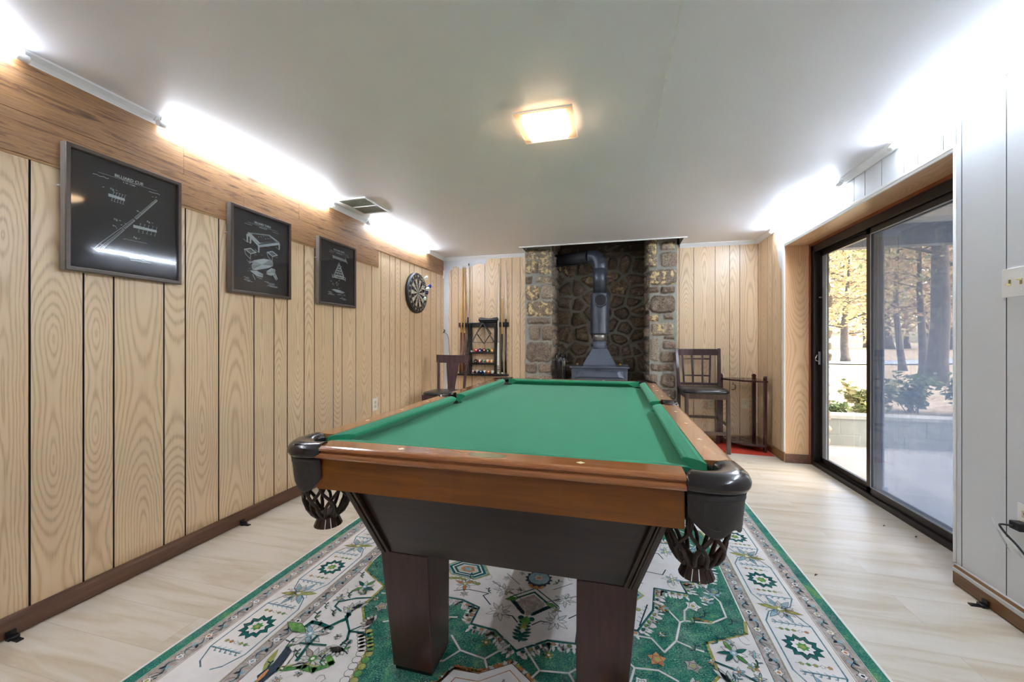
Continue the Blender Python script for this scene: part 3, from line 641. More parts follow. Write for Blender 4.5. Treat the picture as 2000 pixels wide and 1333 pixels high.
for mx in (1, -1):
    for my in (1, -1):
        tf_ = lambda x, y, mx=mx, my=my: (FX+mx*x, FY+my*(y-FY))
        scatter(tf_, .72, .85, 1.02, 1.66, 16, 5+mx, [PA, CR, BL], .055); scatter(tf_, .58, .70, 1.05, 1.32, 9, 15+mx, [PA, CR, TA], .05)
        scatter(tf_, .05, .45, 1.66, 2.12, 20, 25+mx, [CR, PA, TA], .065); scatter(tf_, .50, .84, 1.52, 1.98, 16, 35+mx, [CR, RU, BL, OL], .07)
o = rg.build('area_rug', RM, fix=False)
tag(o, 'cream and teal patterned area rug with floral borders lying under the pool table', 'rug')

# ------------------------------------------------------------------ pool table
T = .825; TX, TY = -.357, 2.235; HW, HL = .676, 1.21
W_rail = stripewood('rail_wood', '#A2683C', '#B07647', '#B98052', .16, coat=.6, axis=1)
W_railx = stripewood('rail_wood_end', '#9A5E34', '#A86B3E', '#B17648', .16, coat=.6, axis=0)
W_apron = stripewood('apron_wood', '#723C06', '#834808', '#90530C', .28, coat=.2, axis=0, sc=1.6)
W_aprons = stripewood('apron_wood_side', '#6A3D12', '#7C4A18', '#8A561F', .28, coat=.2, axis=1, sc=1.6)
W_cab = stripewood('cabinet_wood', '#2C1D18', '#36241B', '#3F2A1F', .3, coat=.15, axis=0, sc=1.4)
W_leg = stripewood('leg_wood', '#38201A', '#452720', '#4E2E24', .28, coat=.2, axis=2, sc=1.6)
W_trim = stripewood('trim_wood', '#2E1E18', '#44301F', '#584028', .3, axis=2)
M_cloth = Mat('green_baize', .95, col('#2A8A68'), spec=.15)
n_ = M_cloth.noise(M_cloth.obj((1, 1, 1)), 900, 2); n2_ = M_cloth.noise(M_cloth.obj((3, 60, 3)), 8, 3)
M_cloth.base(M_cloth.mix(n_, M_cloth.mix(n2_, col('#23845F'), col('#2E9069')), col('#2A8A64'))); M_cloth.bump(n_, .15, .0006)
M_cloth.b.inputs['Sheen Weight'].default_value = .15; M_cloth = M_cloth.m
M_leather = plain('dark_leather', '#241C1C', .22, var=.2, sc=40, coat=.3, bump=.05)
M_leath2 = plain('embossed_leather', '#35302E', .45, var=.15, sc=90, bump=.25)
M_net = plain('net_leather', '#3A251A', .32, var=.35, sc=50)
M_inlay = plain('inlay', '#E8D9A8', .3)
pt = empty('pool_table', (0, 0, 0), 'wooden pool table with green cloth and leather net pockets on the patterned rug', 'pool table')
BZ = T-.046
PCX, PCY = .567, 1.103
def arc(cx, cy, r, a0, a1, n): return [(cx+r*math.cos(a0+(a1-a0)*i/n), cy+r*math.sin(a0+(a1-a0)*i/n)) for i in range(n+1)]
bx, by = .585, 1.128
poly = []
for sx, sy in ((1, 1), (-1, 1), (-1, -1), (1, -1)):
    a = arc(PCX, PCY, .060, math.radians(-65), math.radians(-205), 10)     # concave bite
    a = [(PCX-.02+.0, 0)] and a
    q = [(bx, PCY-.055)]+[p_ for p_ in a if p_[0] < bx and p_[1] < by]+[(PCX-.055, by)]
    q = [(sx*x, sy*y) for x, y in q]
    if sx*sy < 0: q = q[::-1]
    poly += q
    if (sx, sy) == (-1, 1): poly += [(-x, y) for x, y in [(bx+.0, .055)]+arc(bx+.015, 0, .058, math.radians(110), math.radians(250), 8)+[(bx, -.055)]]
    if (sx, sy) == (1, -1): poly += [(x, -y) for x, y in [(bx, .055)]+arc(bx+.015, 0, .058, math.radians(110), math.radians(250), 8)+[(bx, -.055)]]
m = MB(); m.prism(poly, BZ-.03, BZ); m.build('playing_surface', M_cloth, pt)
# cushions: (top outer, nose) sections
def cush(pa, pb, na, nb, inward):   # pa,pb on wood edge; na,nb on nose line
    m = MB(); rings = []
    for (px_, py_), (qx, qy) in ((pa, na), (pb, nb)):
        L_ = [(0, T-.001), (.25, T+.0005), (.7, T-.003), (.93, T-.008), (1.0, T-.014), (.97, T-.020), (.72, T-.030), (.45, BZ), (0, BZ)]
        rings.append([(px_+(qx-px_)*t, py_+(qy-py_)*t, z) for t, z in L_])
    # a short rounded end
    m.loft([[ (x+(rings[1][i][0]-x)*f, y+(rings[1][i][1]-y)*f, z) for i, (x, y, z) in enumerate(rings[0])] for f in (0, .004, .5, .996, 1)], smooth=False)
    m.build('cushion', M_cloth, pt, bevel=.003)
WE, NO = HW-.08, HW-.13; WEy, NOy = HL-.08, HL-.13
for sx in (1, -1):
    for sy in (1, -1):
        cush((sx*WE, sy*.050), (sx*WE, sy*1.092), (sx*NO, sy*.066), (sx*NO, sy*1.005), None)
for sy in (1, -1): cush((-.552, sy*WEy), (.552, sy*WEy), (-.462, sy*NOy), (.462, sy*NOy), None)
RP = [(.08, 0), (.014, 0), (.006, -.002), (.001, -.006), (0, -.011), (.003, -.014), (.007, -.015), (.007, -.018), (-.001, -.020), (-.004, -.025), (-.004, -.031), (0, -.036), (.010, -.038), (.08, -.038)]
for sx in (1, -1):
    for y0, y1 in ((.068, 1.055), (-1.055, -.068)):
        m = MB(); m.loft([[(sx*(HW-d), y, T+z) for d, z in RP] for y in (y0, y1)], smooth=False); m.build('rail', W_rail, pt)
        m = MB(); m.loft([[(sx*(HW-.018), y, T-.0385), (sx*(HW-.018), y, .688), (sx*(HW-.045), y, .688), (sx*(HW-.045), y, T-.0385)] for y in (y0, y1)], smooth=False); m.build('apron', W_aprons, pt)
        for k in (1, 2, 3):
            yy = (1 if y0 > 0 else -1)*NOy*k/4
            m = MB(); m.prism([(sx*(HW-.044)+a, yy+b) for a, b in ((-.0085, 0), (0, -.013), (.0085, 0), (0, .013))], T-.001, T+.0004); m.build('sight', M_inlay, pt)
for sy in (1, -1):
    m = MB(); m.loft([[(x, sy*(HL-d), T+z) for d, z in RP] for x in (-.546, .526)], smooth=False); m.build('rail', W_railx, pt)
    m = MB(); m.loft([[(x, sy*(HL-.018), T-.0385), (x, sy*(HL-.018), .688), (x, sy*(HL-.045), .688), (x, sy*(HL-.045), T-.0385)] for x in (-.548, .524)], smooth=False); m.build('apron', W_apron, pt)
    for xx in (-.269, .269):
        m = MB(); m.prism([(xx+a, sy*(HL-.044)+b) for a, b in ((-.012, 0), (0, -.010), (.012, 0), (0, .010))], T-.001, T+.0004); m.build('sight', M_inlay, pt)
m = MB(); m.prism([(.005+.058*math.cos(t*PI/16), -(HL-.045)+.020*math.sin(t*PI/16)) for t in range(32)], T-.001, T+.0004); m.build('maker_plate', plain('faded_plate', '#8F9068', .3), pt)
# cabinet: tapered box hung below the rails, with fluted corner posts
ring = lambda x, y, z: [(-x, -y, z), (x, -y, z), (x, y, z), (-x, y, z)]
m = MB(); m.loft([ring(.500, 1.150, .760), ring(.492, 1.140, .70), ring(.475, 1.118, .660), ring(.412, 1.035, .432), ring(.405, 1.028, .428)], smooth=False); m.build('cabinet', W_cab, pt)
for sx in (1, -1):
    for sy in (1, -1):
        m = MB()
        for k, (o0, o1) in enumerate(((.0, .012), (.014, .020), (.022, .034))):
            e_ = .006 if k != 1 else .010
            top = (.497, 1.147, .700); bt = (.417, 1.040, .432)
            for (P0, P1) in (((sx*(top[0]-o0), sy*(top[1]+e_)), (sx*(top[0]-o1), sy*(top[1]+e_))),):
                m.hexa([(sx*(bt[0]-o0), sy*(bt[1]-.01), bt[2]), (sx*(bt[0]-o1), sy*(bt[1]-.01), bt[2]), (sx*(bt[0]-o1), sy*(bt[1]+e_), bt[2]), (sx*(bt[0]-o0), sy*(bt[1]+e_), bt[2])],
                       [(sx*(top[0]-o0), sy*(top[1]-.01), top[2]), (sx*(top[0]-o1), sy*(top[1]-.01), top[2]), (sx*(top[0]-o1), sy*(top[1]+e_), top[2]), (sx*(top[0]-o0), sy*(top[1]+e_), top[2])])
        m.hexa([(sx*(bt[0]+.006), sy*(bt[1]+.004), bt[2]), (sx*(bt[0]-.006), sy*(bt[1]+.004), bt[2]), (sx*(bt[0]-.006), sy*(bt[1]-.03), bt[2]), (sx*(bt[0]+.006), sy*(bt[1]-.03), bt[2])],
               [(sx*(top[0]+.006), sy*(top[1]+.004), top[2]), (sx*(top[0]-.006), sy*(top[1]+.004), top[2]), (sx*(top[0]-.006), sy*(top[1]-.03), top[2]), (sx*(top[0]+.006), sy*(top[1]-.03), top[2])])
        m.build('corner_moulding', W_trim, pt, bevel=.002)
        m = MB(); q = lambda xo, xi, yo, yi, z: [(sx*xi, sy*yi, z), (sx*xo, sy*yi, z), (sx*xo, sy*yo, z), (sx*xi, sy*yo, z)]
        m.loft([q(.424, .246, 1.036, .856, .430), q(.389, .242, 1.012, .872, .022)], smooth=False)
        lg = m.build('leg', W_leg, pt, bevel=.003)
        m = MB(); m.loft([q(.383, .247, 1.006, .878, .022), q(.383, .247, 1.006, .878, .0085)], smooth=False); m.build('foot_pad', M_black, lg)
# pockets
def smoothpts(P_, n):
    P_ = [Vector(p_) for p_ in P_]; out = []
    for i in range(len(P_)-1):
        a, b, c, d = P_[max(i-1, 0)], P_[i], P_[i+1], P_[min(i+2, len(P_)-1)]
        for k in range(n):
            t = k/n; out.append(.5*((2*b)+(-a+c)*t+(2*a-5*b+4*c-d)*t*t+(-a+3*b-3*c+d)*t**3))
    out.append(P_[-1]); return out
def net(m, cx, cy, prof, nstr, twist, r=.0058):
    zs = [p_[1] for p_ in prof]
    def rad(t):
        f = t*(len(prof)-1); i = min(int(f), len(prof)-2); f -= i; return (prof[i][0]*(1-f)+prof[i+1][0]*f, prof[i][1]*(1-f)+prof[i+1][1]*f)
    for sg in (1, -1):
        for k in range(nstr):
            pts = []
            for i in range(15):
                t = i/14; rr_, z = rad(t); a = 2*PI*k/nstr+sg*(twist*t+.10*math.sin(t*PI*4)); pts.append((cx+(rr_+sg*.0012)*math.cos(a), cy+(rr_+sg*.0012)*math.sin(a), z))
            m.tube(pts, [r*(1.25-.35*math.sin(PI*i/14)) for i in range(15)], 6, cap=False)
    m.lathe([(.030, prof[-1][1]+.006), (.036, prof[-1][1]), (.034, prof[-1][1]-.004), (.028, prof[-1][1])], (cx, cy, 0), 18)
    zb = prof[-1][1]
    for k in range(14):
        a = 2*PI*k/14; V = []
        for rr_, z in ((.029, zb+.004), (.045, zb-.034)):
            for da in (-.19, .19):
                for t in (0, .004): V.append((cx+(rr_-t)*math.cos(a+da), cy+(rr_-t)*math.sin(a+da), z))
        m.add(V, [(0,1,3,2), (4,6,7,5), (0,4,5,1), (2,3,7,6), (0,2,6,4), (1,5,7,3)])
NP = [(.058, .735), (.066, .715), (.073, .690), (.0755, .660), (.073, .630), (.064, .603), (.050, .582), (.034, .568)]
def pocket(sx, sy):
    cx, cy = sx*PCX, sy*PCY
    outer = smoothpts([(-.042, .107), (.012, .116), (.052, .113), (.086, .094), (.108, .064), (.118, .020), (.114, -.050)], 4)
    inner = [Vector((.052*math.cos(a), .052*math.sin(a))) for a in [math.radians(118-146*i/(len(outer)-1)) for i in range(len(outer))]]
    m = MB(); rings = []
    PRF = [(0, -.034), (-.02, -.010), (.02, -.001), (.16, .004), (.5, .007), (.80, .004), (.97, -.006), (1.05, -.018), (1.04, -.028), (.95, -.038), (.5, -.040)]
    for O, I in zip(outer, inner): rings.append([(cx+sx*(I.x+(O.x-I.x)*t), cy+sy*(I.y+(O.y-I.y)*t), T+z) for t, z in PRF])
    m.loft(rings)
    # ears reaching back along the cushions, and the throat
    A = [math.radians(150-210*i/20) for i in range(21)]
    m.loft([[(cx+sx*.0525*math.cos(a), cy+sy*.0525*math.sin(a), T-.010), (cx+sx*.0575*math.cos(a), cy+sy*.0575*math.sin(a), T-.010), (cx+sx*.0575*math.cos(a), cy+sy*.0575*math.sin(a), T-.125), (cx+sx*.0525*math.cos(a), cy+sy*.0525*math.sin(a), T-.125)] for a in A])
    A = [math.radians(-28-186*i/14) for i in range(15)]
    m.loft([[(cx+sx*.055*math.cos(a), cy+sy*.055*math.sin(a), BZ-.031), (cx+sx*.059*math.cos(a), cy+sy*.059*math.sin(a), BZ-.031), (cx+sx*.059*math.cos(a), cy+sy*.059*math.sin(a), T-.125), (cx+sx*.055*math.cos(a), cy+sy*.055*math.sin(a), T-.125)] for a in A])
    pk = m.build('pocket', M_leather, pt)
    # shield
    m = MB(); N = len(outer); rings = []
    for i, O in enumerate(outer):
        t = i/(N-1); d = O.normalized(); q = O-d*.006
        zb = .690+.010*math.cos(t*4*PI)-.006
        zb += .024*max(0, 1-min(t, 1-t)/.14)
        zs = [T-.040, T-.060, T-.10, zb+.006, zb]
        rings.append([(cx+sx*(q.x-d.x*.004*k), cy+sy*(q.y-d.y*.004*k), z) for k, z in enumerate(zs)]+[(cx+sx*(q.x-d.x*(.005+.004*k)), cy+sy*(q.y-d.y*(.005+.004*k)), z) for k, z in reversed(list(enumerate(zs)))])
    m.loft(rings)
    for off, zt in ((.022, T-.056),):      # tooled border line
        pts = []
        for i in range(3, N-3):
            t = i/(N-1); O = outer[i]; d = O.normalized(); q = O-d*.0165; pts.append((cx+sx*q.x, cy+sy*q.y, .706+.010*math.cos(t*4*PI)))
        tops = [(cx+sx*(outer[i]-outer[i].normalized()*.0092).x, cy+sy*(outer[i]-outer[i].normalized()*.0092).y, T-.058) for i in range(3, N-3)]
        m.tube(tops+list(reversed(pts))+[tops[0]], .0011, 5)
    m.build('shield', M_leath2, pk)
    m = MB(); net(m, cx+(.0 if sx > 0 else -.014), cy, NP, 8, 1.35); m.build('net', M_net, pk)
for sx in (1, -1):
    for sy in (1, -1): pocket(sx, sy)
for sx in (1, -1):
    cx = sx*(HW-.042); m = MB()
    outer = smoothpts([(-.030, .078), (.018, .074), (.044, .045), (.050, 0), (.044, -.045), (.018, -.074), (-.030, -.078)], 4)
    N = len(outer); inner = [Vector((.0+.040*math.cos(a)-.006, .046*math.sin(a))) for a in [math.radians(112-224*i/(N-1)) for i in range(N)]]
    PRF = [(0, -.034), (-.02, -.010), (.03, -.001), (.2, .005), (.5, .008), (.80, .005), (.97, -.004), (1.05, -.016), (1.0, -.030), (.5, -.036)]
    m.loft([[(cx+sx*(I.x+(O.x-I.x)*t), (I.y+(O.y-I.y)*t), T+z) for t, z in PRF] for O, I in zip(outer, inner)])
    A = [math.radians(180*i/14) for i in range(29)]
    m.loft([[(cx+sx*(-.008+.044*math.cos(a)), .050*math.sin(a), T-.034), (cx+sx*(-.008+.047*math.cos(a)), .053*math.sin(a), T-.034), (cx+sx*(-.008+.047*math.cos(a)), .053*math.sin(a), T-.11), (cx+sx*(-.008+.044*math.cos(a)), .050*math.sin(a), T-.11)] for a in A[:29]] if False else
           [[(cx+sx*(-.008+.044*math.cos(a)), .050*math.sin(a), BZ-.031), (cx+sx*(-.008+.047*math.cos(a)), .053*math.sin(a), BZ-.031), (cx+sx*(-.008+.047*math.cos(a)), .053*math.sin(a), T-.12), (cx+sx*(-.008+.044*math.cos(a)), .050*math.sin(a), T-.12)] for a in A])
    pk = m.build('pocket', M_leather, pt)
    m = MB()
    m.loft([[(cx+sx*(O.x*.9-.002), O.y*.93, T-.036), (cx+sx*(O.x*.9-.006), O.y*.93, .72), (cx+sx*(O.x*.9-.012), O.y*.9, .70), (cx+sx*(O.x*.9-.018), O.y*.9, .70), (cx+sx*(O.x*.9-.008), O.y*.88, T-.036)] for O in outer]); m.build('shield', M_leath2, pk)
    m = MB(); net(m, cx-sx*.005, 0, [(a*.82, z) for a, z in NP], 7, 1.35); m.build('net', M_net, pk)
pt.location = (TX, TY, 0)
# two dark chips on the cloth by the foot spot
for k, (x, y) in enumerate(((-.31, 2.99), (-.285, 2.985), (-.30, 2.955))):
    m = MB(); m.lathe([(.004, 0), (.0045, .0006), (.003, .001)], (x, y, BZ+.0003), 8); o = m.build('cloth_speck', M_black)
    tag(o, 'tiny dark mark on the green cloth near the far end', 'speck', 'specks on the cloth')
# ------------------------------------------------------------------ light fittings
def tubelight(side, y0, y1, label):
    x = XL+.030 if side < 0 else XR-.030; sx = 1 if side < 0 else -1
    t = empty('tube_light', (x, (y0+y1)/2, ZC-.045), label, 'light fitting', 'tube lights along the ceiling edges')
    m = MB(); a = [(0, 0), (.030, .0), (.030, -.006), (.014, -.022), (0, -.022)]
    m.loft([[(x+sx*(u-.020), y, ZC-.004+v) for u, v in a] for y in (y0-.03, y1+.03)], smooth=False); m.build('channel', M_crown, t)
    m = MB(); m.tube([(x+sx*.008, y0, ZC-.036), (x+sx*.008, y1, ZC-.036)], .0125, 14); m.build('glowing_tube', M_tube2 if y0 > 3 else M_tube, t)
    for ya, yb in ((y0-.022, y0+.012), (y1-.012, y1+.022)):
        m = MB(); m.tube([(x+sx*.008, ya, ZC-.036), (x+sx*.008, yb, ZC-.036)], .0155, 14); yy = (ya+yb)/2
        m.box(x-.010, x+.016, yy-.006, yy+.006, ZC-.03, ZC-.005); m.build('end_cap', M_white, t)
tubelight(-1, -.25, 1.0, 'lit white tube light on the left wall, nearest the camera, cut by the picture edge')
tubelight(-1, 1.50, 2.75, 'lit white tube light over the framed prints on the left wall')
tubelight(-1, 3.25, 4.48, 'lit white tube light past the ceiling vent, above the dartboard wall')
tubelight(1, 3.28, 4.52, 'lit white tube light on the right wall over the far half of the sliding door')
tubelight(1, 1.45, 2.72, 'lit white tube light on the right wall above the near end of the sliding door')
tubelight(1, -.25, .98, 'lit white tube light on the right wall behind the camera end of the room')
# warm ceiling lamp
lx0, lx1, ly0, ly1 = -.487, -.198, 1.888, 2.190
t = empty('ceiling_lamp', ((lx0+lx1)/2, (ly0+ly1)/2, ZC), 'square glowing warm ceiling lamp with a clear glass rim in mid ceiling', 'ceiling lamp')
m = MB(); m.box(lx0+.03, lx1-.03, ly0+.03, ly1-.03, ZC-.012, ZC-.0005); m.build('mounting_plate', M_white, t)
m = MB(); cx_, cy_ = (lx0+lx1)/2, (ly0+ly1)/2
sq = lambda h, z: [(cx_-h, cy_-h, z), (cx_+h, cy_-h, z), (cx_+h, cy_+h, z), (cx_-h, cy_+h, z)]
m.loft([sq(.104, ZC-.018), sq(.104, ZC-.036), sq(.096, ZC-.048), sq(.086, ZC-.053)], smooth=False); m.build('glowing_diffuser', M_lamp, t, bevel=.004)
m = MB()
for a in ((lx0, lx1, ly0, ly0+.038), (lx0, lx1, ly1-.038, ly1), (lx0, lx0+.038, ly0+.038, ly1-.038), (lx1-.038, lx1, ly0+.038, ly1-.038)): m.box(*a, ZC-.022, ZC-.018)
gm = glass('lamp_rim_glass', (1, .93, .86, 1), .05)
o_ = gm.n['Material Output']; b_ = o_.inputs[0].links[0].from_socket; d_ = gm.N('BsdfDiffuse'); d_.inputs[0].default_value = (.9, .8, .7, 1); x_ = gm.N('MixShader'); x_.inputs[0].default_value = .4
gm.L(b_, x_.inputs[1]); gm.L(d_.outputs[0], x_.inputs[2]); gm.L(x_.outputs[0], o_.inputs[0])
m.build('glass_rim', gm.m, t)
m = MB()
for a in ((lx0-.002, lx1+.002, ly0-.004, ly0), (lx0-.002, lx1+.002, ly1, ly1+.004), (lx0-.004, lx0, ly0-.002, ly1+.002), (lx1, lx1+.004, ly0-.002, ly1+.002)): m.box(*a, ZC-.0225, ZC-.016)
m.build('rim_edge', M_white, t)
# ceiling vent
vx0, vx1, vy0, vy1 = -2.185, -1.905, 2.715, 3.09
t = empty('ceiling_vent', ((vx0+vx1)/2, (vy0+vy1)/2, ZC), 'white metal return air vent in the ceiling by the left wall', 'vent')
m = MB(); w_ = .022
for a in ((vx0, vx1, vy0, vy0+w_), (vx0, vx1, vy1-w_, vy1), (vx0, vx0+w_, vy0+w_, vy1-w_), (vx1-w_, vx1, vy0+w_, vy1-w_)): m.box(*a, ZC-.010, ZC-.0005)
m.box(vx0+w_, vx1-w_, (vy0+vy1)/2-.005, (vy0+vy1)/2+.005, ZC-.009, ZC-.002); m.build('frame', M_white, t, bevel=.003)
m = MB(); n = 17
for i in range(n):
    x = vx0+w_+(vx1-vx0-2*w_)*(i+.5)/n
    for ya, yb in ((vy0+w_, (vy0+vy1)/2-.005), ((vy0+vy1)/2+.005, vy1-w_)):
        m.add([(x-.004, ya, ZC-.001), (x+.004, ya, ZC-.004), (x+.004, yb, ZC-.004), (x-.004, yb, ZC-.001), (x-.003, ya, ZC-.0005), (x+.005, ya, ZC-.0035), (x+.005, yb, ZC-.0035), (x-.003, yb, ZC-.0005)], [(0,1,2,3), (4,5,6,7), (0,1,5,4), (2,3,7,6)])
m.build('louvres', plain('vent_louvre', '#DADCCE', .5), t)
m = MB(); m.box(vx0+w_, vx1-w_, vy0+w_, vy1-w_, ZC-.0009, ZC-.0004); m.build('duct_opening', plain('duct_inside', '#A2A496', .9), t)

# ------------------------------------------------------------------ framed prints
def text_mesh(s, size, M, mat, parent, name='title_lettering', bold=0):
    cu = bpy.data.curves.new('lettering', 'FONT'); cu.body = s; cu.size = size; cu.align_x = 'CENTER'; cu.align_y = 'CENTER'; cu.extrude = .0002; cu.offset = bold; cu.resolution_u = 3
    ob = bpy.data.objects.new('lettering', cu); C.objects.link(ob); bpy.context.view_layer.update()
    me = bpy.data.meshes.new_from_object(ob.evaluated_get(bpy.context.evaluated_depsgraph_get())); bpy.data.objects.remove(ob)
    me.transform(M); me.materials.clear(); me.materials.append(mat); me.name = name
    o = bpy.data.objects.new(name, me); C.objects.link(o)
    if parent is not None: o.parent = parent; o.location = -world_loc(parent)
    return o
XW = lambda y, z, x: Matrix(((0, 0, 1, x), (1, 0, 0, y), (0, 1, 0, z), (0, 0, 0, 1)))    # faces +X
M_ink = plain('chalk_white_ink', '#B9C6CC', .7, var=.05)
M_frame = plain('espresso_frame', '#4A3E36', .35, var=.12, sc=60)
M_frside = plain('frame_side', '#6E675E', .35, var=.1)
M_print = plain('charcoal_print', '#2B292C', .7, var=.05)
def line2(m, pts, w, x):
    for i in range(len(pts)-1):
        (a, b), (c, d) = pts[i], pts[i+1]; l = math.hypot(c-a, d-b)
        if l < 1e-6: continue
        nx, ny = -(d-b)/l*w/2, (c-a)/l*w/2
        m.add([(x, a+nx, b+ny), (x, c+nx, d+ny), (x, c-nx, d-ny), (x, a-nx, b-ny)], [(0,1,2,3)])
def squig(m, y0, z, L, h, x, r, w=.0012):
    n = max(3, int(L/.0035)); line2(m, [(y0+L*i/n, z+h*(r.random()-.5)) for i in range(n+1)], w, x)
def frame(y0, y1, z0, z1, label, draw, tilt=0):
    ym, zm = (y0+y1)/2, (z0+z1)/2; xb = XL+.0105; xf = -2.236; w = .019
    t = empty('framed_print', (xb, ym, zm), label, 'framed print')
    prf = [(0, xb), (0, xf-.004), (.003, xf), (w-.003, xf), (w, xf-.003), (w, xb)]
    m = MB(); rings = []
    for d, x in prf: rings.append([(x, y0+d, z0+d), (x, y1-d, z0+d), (x, y1-d, z1-d), (x, y0+d, z1-d)])
    b = m.add([p_ for r_ in rings for p_ in r_], [(i*4+k, i*4+(k+1) % 4, (i+1)*4+(k+1) % 4, (i+1)*4+k) for i in range(len(rings)-1) for k in range(4)])
    for i in range(4): m.m[i] = 1
    m.build('frame', [M_frame, M_frside], t)
    xp = xf-.020
    m = MB(); m.box(xb, xp, y0+w, y1-w, z0+w, z1-w); pr = m.build('print', M_print, t)
    m = MB(); draw(m, xp+.0004, random.Random(int(y0*100)), pr); m.build('drawing', M_ink, pr, fix=False)
    m = MB(); m.box(xf-.010, xf-.008, y0+w-.002, y1-w+.002, z0+w-.002, z1-w+.002); m.build('glass', M_pglass, t)
    m = MB(); m.tube([(XL+.001, y0-.004, 1.812), (XL+.018, y0-.006, 1.812)], .003, 8); m.tube([(XL+.008, y0-.006, 1.812), (XL+.008, y0+.004, 1.812)], .002, 8); m.build('wall_hook', M_white, t)
    return t
def d1(m, x, r, par):
    text_mesh('BILLIARD CUE', .0185, XW(1.365, 1.928, x), M_ink, par, bold=.0003); line2(m, [(1.246, 1.917), (1.335, 1.918)], .0010, x); line2(m, [(1.335, 1.918), (1.40, 1.918)], .0022, x); line2(m, [(1.40, 1.918), (1.485, 1.918)], .0010, x)
    text_mesh('F. W. TOBE', .010, XW(1.365, 1.907, x), M_ink, par, 'subtitle_lettering')
    squig(m, 1.228, 1.902, .058, .005, x, r, .002); squig(m, 1.447, 1.904, .048, .005, x, r, .002)
    # cue in three lengths
    def seg(p, q, w0, w1):
        (a, b), (c, d) = p, q; l = math.hypot(c-a, d-b); nx, ny = -(d-b)/l, (c-a)/l
        L_ = [(a+nx*w0/2, b+ny*w0/2), (c+nx*w1/2, d+ny*w1/2), (c-nx*w1/2, d-ny*w1/2), (a-nx*w0/2, b-ny*w0/2)]
        line2(m, L_+[L_[0]], .0014, x); line2(m, [(a, b), (c, d)], .0012, x); line2(m, [(a+nx*w0*.28, b+ny*w0*.28), (c+nx*w1*.28, d+ny*w1*.28)], .001, x)
    seg((1.482, 1.872), (1.390, 1.750), .008, .010); seg((1.384, 1.742), (1.344, 1.692), .010, .013); seg((1.340, 1.686), (1.262, 1.590), .014, .022); seg((1.262, 1.590), (1.240, 1.562), .022, .020)
    for a, b, c, d in ((1.284, 1.828, 1.347, 1.826), (1.381, 1.711, 1.482, 1.712)):
        for k in range(9): line2(m, [(a, b+.006-k*.0016), (c, d+.005-k*.0013)], .0013, x)
        n = 4
        for k in range(n+1):
            yy = a+(c-a)*(.25+.7*k/n)
            line2(m, [(yy, b+.004), (yy+.005, b+.017)], .0012, x); line2(m, [(yy, b-.008), (yy-.004, b-.020)], .0012, x); squig(m, yy+.002, b+.020, .006, .004, x, r, .0016); squig(m, yy-.006, b-.023, .006, .004, x, r, .0016)
    for yy, zz in ((1.299, 1.859), (1.313, 1.722), (1.446, 1.750), (1.390, 1.657)): text_mesh('Fig.', .0125, XW(yy, zz, x), M_ink, par, 'figure_lettering'); squig(m, yy+.013, zz, .006, .007, x, r, .0016)
    for yy, zz in ((1.33, 1.705), (1.345, 1.712), (1.30, 1.69), (1.395, 1.79), (1.46, 1.882), (1.475, 1.885), (1.27, 1.57), (1.262, 1.857)): squig(m, yy, zz, .007, .006, x, r, .0016)
    line2(m, [(1.30, 1.695), (1.312, 1.690), (1.316, 1.678)], .0012, x); line2(m, [(1.40, 1.788), (1.42, 1.782)], .0012, x)
    squig(m, 1.347, 1.572, .06, .006, x, r, .0015); squig(m, 1.36, 1.556, .085, .010, x, r, .0018); squig(m, 1.37, 1.545, .085, .005, x, r, .0015); squig(m, 1.34, 1.640, .10, .004, x, r, .001)
def poly2(m, pts, x, w=.0016, hatch=0):
    line2(m, list(pts)+[pts[0]], w, x)
    if hatch:
        ys = [p_[0] for p_ in pts]; cx, cz = sum(ys)/len(ys), sum(p_[1] for p_ in pts)/len(pts)
        for k in range(1, hatch):
            f = k/hatch; line2(m, [(cx+(a-cx)*f, cz+(b-cz)*f) for a, b in list(pts)+[pts[0]]], w, x)
